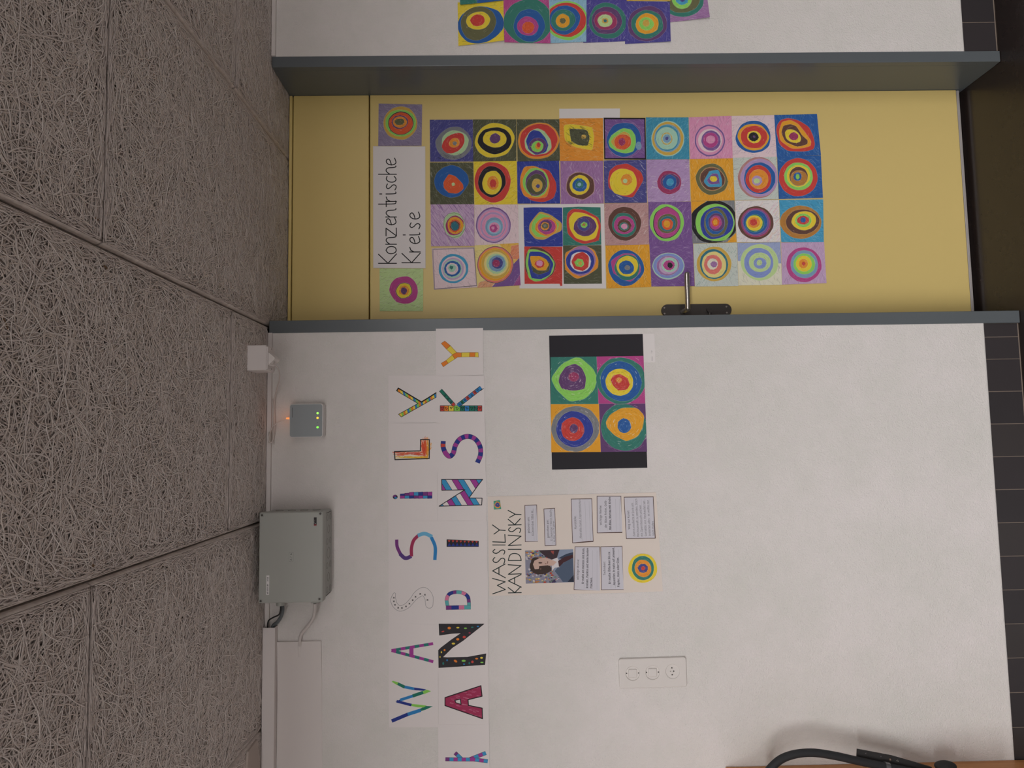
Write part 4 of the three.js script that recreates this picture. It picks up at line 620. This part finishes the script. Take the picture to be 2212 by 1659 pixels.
function letter(x0, x1, y0, y1, v, draw, label, group, dx = 0) {
  const i = letterIndex++, z = 0.0006 + (i % 2) * 0.0006 + (group === lowRow ? 0.0011 : 0);
  const to = view(...v), c = [[x0, y0], [x1, y0 + dx], [x1 + 0.6, y1 + dx], [x0 + 0.6, y1]];
  sheet('letter_sheet', c, z, (k) => { k.fillStyle = '#e9e2e1'; k.fillRect(x0 - 9, y0 - 9, x1 - x0 + 18, y1 - y0 + 18); draw(k, to); }, label, 'letter', group, { lift: [rr(0, 0.0006), rr(0, 0.0006), rr(0, 0.0006), rr(0, 0.0006)] });
}
letter(839.5, 946.5, 1456, 1571, LD, (k, to) => {
  banded(k, to, [168, 1008, 390, 915], 7.4, [['navy', 1]]); banded(k, to, [388, 916, 570, 858], 7.4, [['blue', 1]]); poly(k, to, [560, 838, 640, 800, 735, 806, 640, 850, 575, 870], FELT.green);
  poly(k, to, [440, 772, 530, 780, 650, 795, 610, 822, 530, 820, 440, 800], FELT.lime); banded(k, to, [235, 735, 440, 788], 5.6, [['navy', 1]]); poly(k, to, [218, 738, 285, 712, 300, 742], FELT.navy);
  banded(k, to, [285, 718, 460, 662], 6, [['blue', 1]]); banded(k, to, [458, 662, 604, 612], 7, [['green', 1]]); poly(k, to, [595, 596, 650, 575, 712, 596, 612, 638], FELT.lime);
  poly(k, to, [478, 545, 645, 570, 612, 590, 478, 582], FELT.navy); poly(k, to, [352, 518, 478, 545, 476, 582, 340, 556], FELT.blue); poly(k, to, [260, 474, 352, 518, 340, 560, 242, 508], FELT.green); poly(k, to, [168, 465, 185, 452, 260, 474, 242, 512], FELT.lime);
}, 'letter W in blue and green bands on white paper', topRow);
letter(839.5, 946, 1348, 1456, LD, (k, to) => { banded(k, to, [165, 34, 740, -62], 6.2, stripes(['magenta', 'teal'], 9)); banded(k, to, [165, 34, 742, 188], 6.2, stripes(['magenta', 'teal'], 9)); banded(k, to, [440, -8, 440, 122], 9, [['magenta', 1]]); }, 'letter A in magenta and teal stripes on white paper', topRow);
letter(839.5, 945.5, 1235, 1348, LC, (k, to) => {
  const c = new THREE.CatmullRomCurve3([[205, 915], [190, 980], [205, 1050], [275, 1112], [370, 1080], [440, 1010], [520, 920], [610, 880], [675, 950], [685, 1060]].map(([x, y]) => V(...to([x, y]), 0))), P = c.getSpacedPoints(60);
  for (const [g, ink] of [[0.9, '#47454a'], [0, '#e9e2e1']]) for (let i = 0; i < 60; i++) { const t = i / 60, w = (t < 0.1 ? 5 + t * 60 : t < 0.55 ? 11 : 11 + Math.sin((t - 0.55) / 0.45 * 2.6) * 7) + g; k.strokeStyle = ink; k.lineWidth = Math.max(3, w); k.beginPath(); k.moveTo(P[i].x, P[i].y); k.lineTo(P[i + 1].x, P[i + 1].y); k.stroke(); }
  for (const [x, y] of [[197, 965], [197, 1015], [212, 1063], [256, 1103], [308, 1106], [364, 1085], [411, 1046], [456, 998], [495, 952], [560, 912], [625, 924], [660, 995]]) { const p = to([x, y]); k.strokeStyle = '#3a3736'; k.lineWidth = 1.1; k.beginPath(); k.moveTo(p[0] - 1.2, p[1] - 1.2); k.lineTo(p[0] + 1.2, p[1] + 1.2); k.moveTo(p[0] - 1.2, p[1] + 1.2); k.lineTo(p[0] + 1.2, p[1] - 1.2); k.stroke(); }
}, 'letter S in thin outline with small crosses on white paper', topRow);
letter(839, 945, 1125, 1235, LC, (k, to) => { banded(k, to, [235, 165, 242, 260, 290, 370], 7, [['purple', 1]], 0, true); banded(k, to, [280, 360, 355, 420, 440, 392], 8, [['dusk', 1]], 0, true); banded(k, to, [440, 395, 440, 280, 470, 175, 535, 105], 7, [['crimson', 1]], 0, true); banded(k, to, [525, 108, 620, 82, 725, 125], 8, [['lightblue', 1]], 0, true); banded(k, to, [712, 130, 765, 260, 762, 445], 7.2, [['blue', 1]], 0, true); }, 'letter S in violet, crimson and blue on white paper', topRow);
letter(839, 944.5, 1019, 1125, LB, (k, to) => {
  const a = ['navy', 'purple', 'magenta', 'sky', 'navy', 'purple', 'magenta'], b = ['magenta', 'sky', 'navy', 'purple', 'magenta', 'sky', 'navy'];
  for (let i = 0; i < 7; i++) { const x0 = 283 + i * 63, x1 = x0 + 63, t0 = i < 2 ? 938 - i * 10 : 918 - i, m = 962; poly(k, to, [x0, t0, x1, t0 - 4, x1, m, x0, m], FELT[a[i]], '#2b2440', 0.4); poly(k, to, [x0, m, x1, m, x1, 1000, x0, 1002], FELT[b[i]], '#2b2440', 0.4); }
  dot(k, to, 215, 980, 33, 30, FELT.ink); dot(k, to, 208, 968, 24, 14, FELT.purple); dot(k, to, 222, 992, 20, 13, FELT.blue);
}, 'small letter i in purple and blue checks on white paper', topRow);
letter(839, 944, 914, 1019, LB, (k, to) => {
  poly(k, to, [205, 355, 562, 345, 565, 190, 686, 190, 684, 450, 212, 466], '#efe2d0'); seed(77);
  hatchField(k, to, ['scarlet', 'red'], 225, 360, 600, 408, 0, 46, 60, 1.6, 0.75); hatchField(k, to, ['amber', 'yellow'], 225, 420, 670, 446, 0, 46, 50, 1.6, 0.8); hatchField(k, to, ['scarlet', 'red', 'scarlet'], 580, 215, 645, 380, 1.4, 90, 50, 1.8, 0.85); hatchField(k, to, ['amber', 'orange'], 650, 215, 676, 430, 1.5, 40, 40, 1.4, 0.8); hatchField(k, to, ['scarlet', 'orange'], 585, 165, 690, 190, 1.6, 14, 22, 0.9, 0.8); hatchField(k, to, ['orange', 'amber'], 690, 240, 712, 330, 2, 12, 20, 0.9, 0.8);
  poly(k, to, [205, 355, 562, 345, 565, 190, 686, 190, 684, 450, 212, 466], null, '#232024', 2.1);
}, 'letter L coloured like fire with black outline on white paper', topRow);
letter(839, 943, 811.5, 914, LA, (k, to) => {
  poly(k, to, [262, 1308, 783, 1010, 783, 1072, 300, 1345], FELT.yellow); k.save(); k.beginPath(); for (const P of [[262, 1308, 783, 1010, 783, 1072, 300, 1345], [232, 985, 258, 945, 578, 1142, 530, 1165]]) { for (let i = 0; i < 8; i += 2) { const p = to([P[i], P[i + 1]]); i ? k.lineTo(...p) : k.moveTo(...p); } k.closePath(); } k.fillStyle = FELT.yellow; k.fill(); k.clip();
  ['lime', 'orange', 'yellow', 'blue', 'lime', 'orange', 'yellow', 'blue', 'lime', 'orange', 'blue', 'yellow', 'orange', 'lime', 'blue', 'orange', 'yellow', 'blue', 'lime', 'orange'].forEach((ink, i) => { const x = 210 + i * 30; poly(k, to, [x, 920, x + 24, 920, x + 150, 1380, x + 110, 1380], FELT[ink]); }); k.restore();
  poly(k, to, [262, 1308, 530, 1160, 232, 985, 258, 945, 578, 1140, 783, 1012, 783, 1072, 300, 1345], null, '#26231f', 1.1); line(k, to, [240, 980, 258, 948, 578, 1140, 783, 1010], '#1d1b1d', 2.4, false);
}, 'letter Y in rainbow slanting stripes on white paper', topRow, -1);

letter(946.5, 1057, 1565, 1684, LD, (k, to) => { banded(k, to, [1130, 1530, 1042, 1448], 7.4, [['sky', 2], ['purple', 1]], 0.5); banded(k, to, [1250, 1535, 1470, 1450], 7.4, [['magenta', 1], ['sky', 1], ['magenta', 1], ['sky', 0.8]], 0.5); banded(k, to, [910, 1536, 1100, 1540, 1300, 1540, 1495, 1564], 7.2, [['purple', 1], ['sky', 1], ['magenta', 1], ['sky', 1], ['magenta', 1], ['sky', 1], ['magenta', 1.3], ['sky', 1], ['magenta', 1.1], ['sky', 1]], 0.5); }, 'letter K in small magenta and blue stripes on white paper', lowRow);
letter(947, 1055.5, 1453, 1566, LD, (k, to) => {
  const A = [905, 685, 1400, 520, 1416, 665, 1222, 714, 1228, 792, 1418, 830, 1422, 975, 905, 795]; k.save(); poly(k, to, A, FELT.crimson); pathOf([...Array(8).keys()].map((i) => to([A[2 * i], A[2 * i + 1]])), k, false); k.clip(); seed(81); hatchField(k, to, ['white', 'pink', 'wine'], 905, 530, 1420, 960, 0.2, 130, 40, 1, 0.5); k.restore();
  poly(k, to, A, null, '#221d20', 2); poly(k, to, [1040, 722, 1115, 705, 1126, 778, 1055, 756], '#e9e2e1', '#221d20', 1.8);
}, 'letter A in crimson crayon with black outline on white paper', lowRow);
letter(946, 1055, 1344, 1455, [0, 0, 1], (k, to) => {
  const T = (x, y) => [820 + x / 6.38, 1140 + y / 6.38], U = (x, y) => [820 + x / 6.4, 1400 + y / 6.4];
  poly(k, to, [948.2, 1347.7, 1045.6, 1347.7, 1000, 1384, 976.7, 1399.4, 956, 1419.8, 966, 1420.5, 1010, 1419.5, 1049.7, 1412.3, 1047.3, 1435.6, 1000, 1439, 947.8, 1442.2, 947.3, 1404.5, 952.5, 1399.5, 974, 1383, 997, 1367.3, 976, 1368.5, 949.3, 1372.2].flat(), '#333136', '#1d1b1e', 0.9);
  for (const [p, ink, rx, ry, a] of [[T(960, 1382), 'orange', 24, 18], [T(1078, 1377), 'yellow', 22, 11], [T(1183, 1385), 'lime', 22, 10], [T(1277, 1372), 'teal', 18, 10], [T(1355, 1360), 'blue', 17, 9], [T(872, 1430), 'red', 22, 9, -0.3], [T(1240, 1449), 'crimson', 15, 9], [T(1166, 1507), 'red', 22, 18], [T(1077, 1537), 'orange', 22, 17], [T(1017, 1597), 'yellow', 24, 14], [U(898, 28), 'orange', 14, 14], [U(855, 57), 'yellow', 10, 14], [U(836, 122), 'yellow', 8, 13], [U(880, 212), 'teal', 12, 20], [U(933, 167), 'blue', 12, 14], [U(1050, 180), 'orange', 26, 16, 0.6], [U(1162, 176), 'lime', 28, 15], [U(1240, 208), 'teal', 12, 16], [U(1283, 190), 'red', 18, 18], [U(1342, 146), 'orange', 20, 12], [U(1410, 135), 'yellow', 20, 14], [U(1415, 198), 'lime', 22, 9], [U(1168, 222), 'blue', 14, 10]]) { k.fillStyle = FELT[ink]; k.beginPath(); k.ellipse(p[0], p[1], rx / 6.38, ry / 6.38, a ?? 0, 0, 7); k.fill(); }
}, 'letter N in black with coloured dots on white paper', lowRow);
letter(945.5, 1054, 1233, 1345, LC, (k, to) => {
  banded(k, to, [936, 1075, 925, 985, 960, 915, 1030, 890, 1090, 888, 1160, 905, 1215, 950, 1230, 1020, 1232, 1090], 7, [['aqua', 1], ['pink', 1], ['navy', 1.1], ['purple', 0.6], ['aqua', 1], ['pink', 0.8], ['navy', 1.1], ['purple', 0.6], ['aqua', 0.8]], 0.35, true);
  banded(k, to, [915, 1103, 1256, 1096], 8.4, [['purple', 1.1], ['navy', 1.5], ['pink', 1.1], ['aqua', 1.3]], 0.35);
}, 'letter D in pink, teal and blue patches on white paper', lowRow);
letter(945, 1052.5, 1125, 1234, LC, (k, to) => {
  poly(k, to, [928, 165, 1362, 185, 1362, 260, 928, 260], '#2c2a2e', '#1d1b1e', 1.2);
  for (let i = 0; i < 8; i++) { const x = 935 + i * 54; poly(k, to, [x + 4, 172 + i * 1.6, x + 42, 172 + i * 1.6, x + 22, 205 + i], FELT.red); poly(k, to, [x, 254, x + 52, 254, x + 26, 208], FELT.navy); }
}, 'letter I in black with red and blue zigzag on white paper', lowRow);
letter(945, 1050.5, 1019, 1126, LB, (k, to) => {
  const N = [855, 738, 1420, 738, 1350, 830, 1232, 994, 1412, 997, 1407, 1090, 820, 1107, 940, 1030, 1176, 881, 858, 888], pts = [...Array(10).keys()].map((i) => to([N[2 * i], N[2 * i + 1]])); k.save(); pathOf(pts, k, false); k.fillStyle = '#ebe3e2'; k.fill(); k.clip();
  const seq = ['sky', 'white', 'magenta', 'sky', 'white', 'magenta']; for (let i = 0; i < 16; i++) { const x = 560 + i * 84, ink = seq[i % 6]; if (ink !== 'white') poly(k, to, [x, 720, x + 84, 720, x + 84 + 250, 1120, x + 250, 1120], FELT[ink], '#242126', 0.7); } k.restore(); pathOf(pts, k, false); k.strokeStyle = '#242126'; k.lineWidth = 1.6; k.stroke();
}, 'letter N in blue, magenta and white diagonal bands on paper', lowRow);
letter(944, 1048.5, 914, 1020, LB, (k, to) => banded(k, to, [878, 210, 876, 290, 915, 385, 965, 420, 1010, 385, 1045, 270, 1110, 180, 1220, 145, 1320, 185, 1385, 290, 1390, 400, 1348, 508], 9.4, [['navy', 0.6], ['red', 0.7], ['navy', 0.9], ['magenta', 1], ...stripes(['magenta', 'navy'], 18).map(([a]) => [a, 0.8])], 0.5, true), 'letter S in blue and magenta stripes on white paper', lowRow);
letter(942.5, 1046.5, 811, 915, LA, (k, to) => {
  const cells = ['red', 'orange', 'yellow', 'lime', 'green', 'blue', 'green', 'teal', 'red'], e = [835, 888, 948, 1025, 1110, 1172, 1235, 1305, 1352, 1410];
  cells.forEach((c, i) => { poly(k, to, [e[i], 1190, e[i + 1], 1190, e[i + 1], 1265, e[i], 1265], FELT[c], '#26231f', 1); const m = (e[i] + e[i + 1]) / 2; poly(k, to, [m - 18, 1210, m + 18, 1210 + (i % 2) * 16, m, 1250 - (i % 3) * 6], null, '#1f1c1c', 0.9); });
  banded(k, to, [840, 975, 1030, 1188], 6, [['green', 5], ['teal', 2], ['red', 1.2]], 1); banded(k, to, [1078, 1190, 1400, 940], 7, [['blue', 1], ['green', 0.8], ['blue', 0.8], ['red', 0.8], ['blue', 1.4], ['red', 0.8], ['blue', 1.6]], 1);
  for (const [x, y] of [[1105, 1172], [1138, 1146], [1178, 1112], [1216, 1082], [1270, 1048], [1318, 1004], [1350, 970], [905, 1050], [945, 1095], [985, 1140]]) { const p = to([x, y]); k.strokeStyle = '#1f1c1c'; k.lineWidth = 0.8; k.strokeRect(p[0] - 1.4, p[1] - 1.4, 2.8, 2.8); }
  line(k, to, [1390, 985, 1432, 952], '#1f1c1c', 1, false);
}, 'letter K with colour cells and small symbols on white paper', lowRow);
letter(941.5, 1043.5, 710.2, 811.5, LA, (k, to) => {
  poly(k, to, [848, 332, 898, 298, 976, 362, 922, 412], FELT.orange, '#7a4a1c', 0.5); poly(k, to, [922, 412, 976, 362, 1062, 456, 1002, 488], FELT.yellow, '#7a4a1c', 0.5); poly(k, to, [848, 605, 916, 566, 946, 606, 878, 655], FELT.orange, '#7a4a1c', 0.5); poly(k, to, [916, 566, 1002, 490, 1038, 546, 946, 606], FELT.yellow, '#7a4a1c', 0.5);
  poly(k, to, [1002, 488, 1062, 456, 1128, 460, 1128, 520, 1072, 522, 1038, 546], FELT.orange, '#7a4a1c', 0.5); poly(k, to, [1128, 458, 1242, 456, 1238, 518, 1128, 520], FELT.yellow, '#7a4a1c', 0.5); poly(k, to, [1242, 456, 1318, 456, 1312, 518, 1238, 518], FELT.orange, '#7a4a1c', 0.5); poly(k, to, [1318, 455, 1360, 456, 1364, 522, 1312, 518], FELT.yellow, '#7a4a1c', 0.5);
}, 'letter Y in orange and yellow blocks, overlapping the door frame', lowRow, -1.8);

// ---- black poster with four large ring drawings
{
  const v = [1160, 690, 4.879], to = view(...v), c = [[127, 172], [1113, 154], [1162, 1563], [158, 1583]].map(to), ctr = at(1292, 868, 0);
  const t = thing('ring_poster', 'black poster with four large scribbled ring drawings glued on', 'poster', [0, 0, 0]);
  obj('black_card', sheetGeometry(c, 0.0006, [0.0006, 0.0004, 0.0006, 0.0008], 0.0005), mat(0x2c2a30, 0.85, { bumpMap: paperBump, bumpScale: 0.0001 }), t);
  sheet('drawing_sheet', [[142, 398], [1122, 384], [1160, 1394], [150, 1400]].map(to), 0.0014, (k) => {
    const g = (ink, pts) => crayon(k, pts.map(to), INK[ink], { smooth: false, strokes: 3.4, gaps: 1.5 }), o = { gaps: 1.5, strokes: 3.2, wob: 0.03 };
    g('teal', [[130, 385], [628, 385], [640, 897], [130, 897]]); g('magenta', [[628, 380], [1140, 370], [1160, 888], [640, 890]]); g('amber', [[130, 897], [645, 893], [657, 1405], [130, 1410]]); g('purple', [[645, 890], [1160, 885], [1180, 1400], [657, 1400]]);
    rings(k, v, [['lime', [145, 620, 260, 470, 400, 400, 460, 405, 590, 520, 632, 620, 600, 740, 500, 840, 340, 872, 200, 740]], ['purple', [240, 590, 300, 500, 400, 465, 470, 510, 515, 610, 500, 735, 380, 755, 260, 735, 225, 660]], 'wine 385 608 54 48'], o);
    rings(k, v, ['teal 880 645 252 246', 'blue 880 655 212 212', 'yellow 865 662 142 146', ['red', [770, 640, 800, 590, 870, 575, 950, 620, 970, 690, 940, 740, 850, 750, 795, 700]], 'orange 858 640 26 26'], o);
    rings(k, v, ['grey 395 1150 244 240', 'royal 390 1155 184 186', 'red 370 1158 116 122', 'purple 383 1150 42 46'], o);
    rings(k, v, ['teal 900 1135 245 244', ['amber', [712, 1080, 760, 1000, 880, 930, 1040, 930, 1112, 1010, 1095, 1130, 1040, 1230, 920, 1282, 800, 1220, 725, 1140]], 'blue 903 1118 70 74'], o);
  }, 'four scribbled ring drawings', '', '', { parent: t, px: 3, lift: [0, 0, 0, 0] });
  sheet('name_slip', [[1118, 152], [1236, 150], [1247, 452], [1130, 455]].map(to), 0.0003, (k) => { k.strokeStyle = '#8f8a8c'; k.lineWidth = 0.7; line(k, to, [1212, 392, 1212, 438], '#6f6b70', 0.7, false); line(k, to, [1203, 330, 1216, 337, 1203, 344], '#a7a0a2', 0.6, false); line(k, to, [1216, 352, 1203, 356], '#a7a0a2', 0.6, false); }, 'small white name slip beneath the black ring poster', 'paper');
}

// ---- information poster: sheet, title, portrait print, eight cards, ring cut-out
{
  const v = [1040, 1050, 5.53], to = view(...v), PT = view(1040, 1060, 6.9125), t = thing('information_poster', 'off-white hand-lettered artist poster with photo print and text cards', 'poster');
  const plain = (k) => { k.fillStyle = '#e9ddd4'; k.fillRect(900, 900, 700, 600); };
  sheet('lower_sheet', [[1700, 86], [2085, 75], [2165, 1255], [1735, 1272]].map(to), 0.0003, plain, null, '', '', { parent: t, px: 1, lift: [0, 0.001, 0.002, 0] });
  sheet('main_sheet', [[75, 126], [1716, 84], [1742, 1272], [95, 1312]].map(to), 0.0011, (k) => {
    plain(k); k.strokeStyle = '#1f2e2c';
    for (const [base, cap, list] of [[352, 186, [['W', 1540, 1312], ['A', 1302, 1098], ['S', 1092, 1000], ['S', 952, 880], ['I', 825, 805], ['L', 780, 658], ['Y', 652, 515]]], [588, 190, [['Q', 1526, 1438], ['A', 1440, 1255], ['N', 1250, 1108], ['D', 1045, 938], ['I', 890, 870], ['N', 822, 668], ['S', 628, 552], ['Q', 516, 420], ['Y', 402, 296]]]])
      for (const [ch, y0, y1] of list) writeGlyph(k, ch, (x, y) => PT([base - y * cap + (1 - x) * 3, y0 + (y1 - y0) * x]), 1.9);
  }, 'lettered with the name of a painter', '', '', { parent: t, px: 4, lift: [0, 0, 0.001, 0] });
  const part = (name, pts, draw, label, px = 5) => sheet(name, pts, 0.0019, draw, label, '', '', { parent: t, px, lift: [rr(0, 0.0006), 0, rr(0, 0.0006), 0] });
  part('ring_flag', [[182, 154], [275, 141], [296, 272], [186, 282]].map(PT), (k) => { crayon(k, [[1050, 1070], [1095, 1070], [1095, 1110], [1050, 1110]], '#4fa98a', { smooth: false }); rings(k, [1040, 1060, 6.9125], ['orange 235 212 38 46', 'navy 235 210 27 30', 'royal 235 210 14 16', 'navy 235 210 7 8']); }, 'tiny green flag with rings');
  // portrait: a plain stand-in print, a person in a grey suit before a many-coloured ground
  part('portrait_print', [[520, 772], [1095, 755], [1105, 1148], [530, 1165]].map(to), (k) => {
    const P = view(1120, 1170, 15.08), F = (ink, ...p) => { k.beginPath(); for (let i = 0; i < p.length; i += 2) { const q = P([p[i], p[i + 1]]); i ? k.lineTo(...q) : k.moveTo(...q); } k.closePath(); k.fillStyle = ink; k.fill(); }, E = (ink, x, y, rx, ry) => { const q = P([x, y]); k.beginPath(); k.ellipse(q[0], q[1], rx / 15.08, ry / 15.08, 0, 0, 7); k.fillStyle = ink; k.fill(); };
    F('#8f8fa0', 180, 220, 1850, 220, 1850, 1420, 180, 1420); seed(91);
    for (let i = 0; i < 260; i++) { const x = rr(190, 1450), y = rnd() < 0.45 ? rr(240, 560) : rr(900, 1360), s = rr(30, 110), a = rr(0, 6), c = ['#c7823c', '#d8b64c', '#b04a3a', '#55699c', '#cfc8cc', '#3f3a48', '#6f8a76', '#8e86a6', '#e0cf9a', '#40355a'][Math.floor(rnd() * 10)]; F(c, x, y, x + Math.cos(a) * s, y + Math.sin(a) * s * 0.6, x + Math.cos(a + 1) * s, y + Math.sin(a + 1.2) * s * 0.6, x + Math.cos(a + 1.6) * s * 0.6, y + Math.sin(a + 2) * s * 0.4); }
    F('#43333a', 640, 270, 1340, 255, 1240, 560, 1080, 580, 940, 520, 800, 420); F('#a6524c', 1050, 300, 1160, 300, 1140, 420, 1060, 340);
    F('#8f9cb4', 1340, 250, 1800, 240, 1800, 1310, 1430, 1320, 1280, 1100, 1150, 960, 1240, 560); F('#55637a', 1300, 800, 1800, 480, 1800, 1310, 1440, 1310, 1330, 1150, 1180, 960); F('#2b3242', 1600, 1310, 1800, 1080, 1800, 1310); F('#39445a', 1290, 540, 1560, 400, 1790, 340, 1790, 420, 1400, 560);
    F('#e2dcdf', 1080, 590, 1260, 520, 1330, 640, 1340, 830, 1180, 850, 1090, 960); F('#4a2a30', 1290, 630, 1500, 500, 1780, 420, 1780, 520, 1460, 690, 1320, 830);
    E('#41332f', 700, 800, 335, 270); E('#41332f', 560, 640, 150, 130); F('#d3b3a6', 470, 740, 520, 620, 680, 540, 880, 520, 1100, 600, 1250, 660, 1130, 780, 960, 790, 680, 800, 660, 890, 530, 900); F('#453631', 670, 800, 960, 770, 1080, 850, 1060, 960, 900, 1040, 700, 1060);
    E('#45332f', 700, 690, 50, 24); E('#6d4b42', 760, 690, 14, 24); E('#9a6f62', 885, 720, 30, 16); F('#6a4038', 940, 640, 962, 640, 955, 720, 938, 720); E('#8f7064', 720, 890, 26, 18);
  }, 'colour print of a person in a grey suit', 6);
  const card = (pts, title, tx, lines, label) => part('text_card', pts.map(to), (k, c) => {
    const w = Math.hypot(c[1][0] - c[0][0], c[1][1] - c[0][1]), h = Math.hypot(c[3][0] - c[0][0], c[3][1] - c[0][1]);
    k.fillStyle = '#d6d3dc'; k.fillRect(900, 900, 700, 600); pathOf(c.map(([x, y]) => [x, y]), k, false); k.strokeStyle = '#553a33'; k.lineWidth = 2.3; k.stroke();
    k.save(); k.translate(c[3][0], c[3][1]); k.rotate(Math.atan2(c[0][1] - c[3][1], c[0][0] - c[3][0]));   // writing runs from the lower to the upper edge of the picture
    const put = (s, x, y, size, ink, bold) => { k.font = `${bold ? 'bold ' : ''}${size}px sans-serif`; k.fillStyle = ink; k.fillText(s, x, y, h - x - 2); };
    put(title, tx, 9.5, 6.2, '#4a484d'); lines.forEach(([s, x, y, ink = '#6c6a70', bold, size = 6]) => { k.strokeStyle = '#a9a7af'; k.lineWidth = 0.35; k.beginPath(); k.moveTo(4, y + 1.2); k.lineTo(h - 7, y + 1.2); k.stroke(); if (s) put(s, x, y, size, ink, bold); });
    k.restore(); void w;
  }, label);
  card([[515, 228], [662, 222], [675, 663], [520, 667]], 'geboren am:', 19, [['4.Dezember 1866 M\u2026', 13, 17.8], ['', 4, 22]], 'card about birth');
  card([[742, 270], [878, 262], [893, 710], [757, 716]], 'gestorben am:', 17, [['13 Dezember 1944 in Neuilly', 10, 16.5], ['\u2026 im Alter von 78 Jahren', 3, 22.5, '#55535a', false, 4.6]], 'card about death');
  card([[1068, 152], [1320, 148], [1338, 668], [1085, 682]], 'Kunststile:', 30, [['Abstrakte Kunst, Expressionismus', 9, 20], ['', 4, 29], ['', 4, 38]], 'card about art styles');
  card([[1378, 118], [1668, 118], [1682, 558], [1380, 562]], 'wichtige Werke:', 17, [['der Blaue Reiter, Gelb-', 11, 20, '#3b393f'], ['Rot-Blau, Murnau mit Kirche', 7, 29, '#242228', true], ['', 4, 39], ['', 4, 47]], 'card about works');
  card([[1700, 130], [2055, 125], [2080, 625], [1728, 630]], 'Weg zur Kunst:', 20, [['Zuerst studierte er Jura um', 4, 19], ['Rechtsanwalt zu werden. Doch', 3, 27.5], ['ein Opernbesuch und ein', 3, 36], ['Gem\u00e4lde von Heuhaufen ver-', 3, 44.5], ['\u00e4nderten alles - er wollte nur', 3, 53], ['noch malen', 3, 61]], 'card about the way to art');
  card([[1115, 722], [1415, 722], [1415, 1248], [1102, 1240]], 'wichtige Motive:', 22, [['Er malte am meisten mit Kreis,', 14, 20, '#3a383f', true], ['kreisen, Punkte und viele bunten', 5, 29, '#3a383f', true], ['Fl\u00e4chen.', 5, 37.5, '#3a383f', true], ['', 4, 47]], 'card about motifs');
  card([[1422, 722], [1682, 716], [1698, 1238], [1430, 1242]], 'Techniken:', 32, [['Er malte \u00d6lfarben bis zu', 13, 19.5, '#3a383f', true], ['Aquarellen. Er malte auf Leinwand,', 10, 29, '#3a383f', true], ['Papier, Holz oder Glas.', 6, 38, '#3a383f', true]], 'card about techniques');
  // ring cut-out: round paper
  const R = [], RV = [1220, 1170, 10.05]; seed(95); for (let i = 0; i < 26; i++) { const a = i / 26 * 6.2832; R.push(view(...RV)([1692 + Math.cos(a) * 314 * (1 + 0.02 * Math.sin(3 * a)), 578 + Math.sin(a) * 322 * (1 + 0.015 * Math.cos(2 * a))])); }
  const sc = [[1370, 250], [2015, 250], [2015, 905], [1370, 905]].map(view(...RV)), [cv, k] = sheetCanvas(sc, 5);
  crayon(k, [[1350, 1180], [1430, 1180], [1430, 1270], [1350, 1270]], INK.yellow, { smooth: false }); rings(k, RV, ['yellow 1692 578 330 335', 'green 1695 575 250 256', 'teal 1695 575 246 252', 'orange 1698 580 184 186', 'navy 1698 578 108 96', 'red 1700 578 38 40'], { wob: 0.03, gaps: 0.4 });
  const shape = new THREE.Shape(R.map(([x, y]) => { const p = at(x, y, 0.0022); return new THREE.Vector2(p.x, p.y); })), g = new THREE.ExtrudeGeometry(shape, { depth: 0.0005, bevelEnabled: false }); g.translate(0, 0, 0.0019);
  const a = at(sc[0][0], sc[0][1], 0.002), b = at(sc[2][0], sc[2][1], 0.002), p = g.attributes.position, uv = g.attributes.uv;   // picture right is down in the room, picture up is right
  for (let i = 0; i < p.count; i++) uv.setXY(i, (a.y - p.getY(i)) / (a.y - b.y), 1 - (a.x - p.getX(i)) / (a.x - b.x));
  obj('ring_cutout', g, paperMaterial(cv), t).userData.label = 'round cut-out with yellow, green and orange rings';
}
renderer.render(scene, camera);
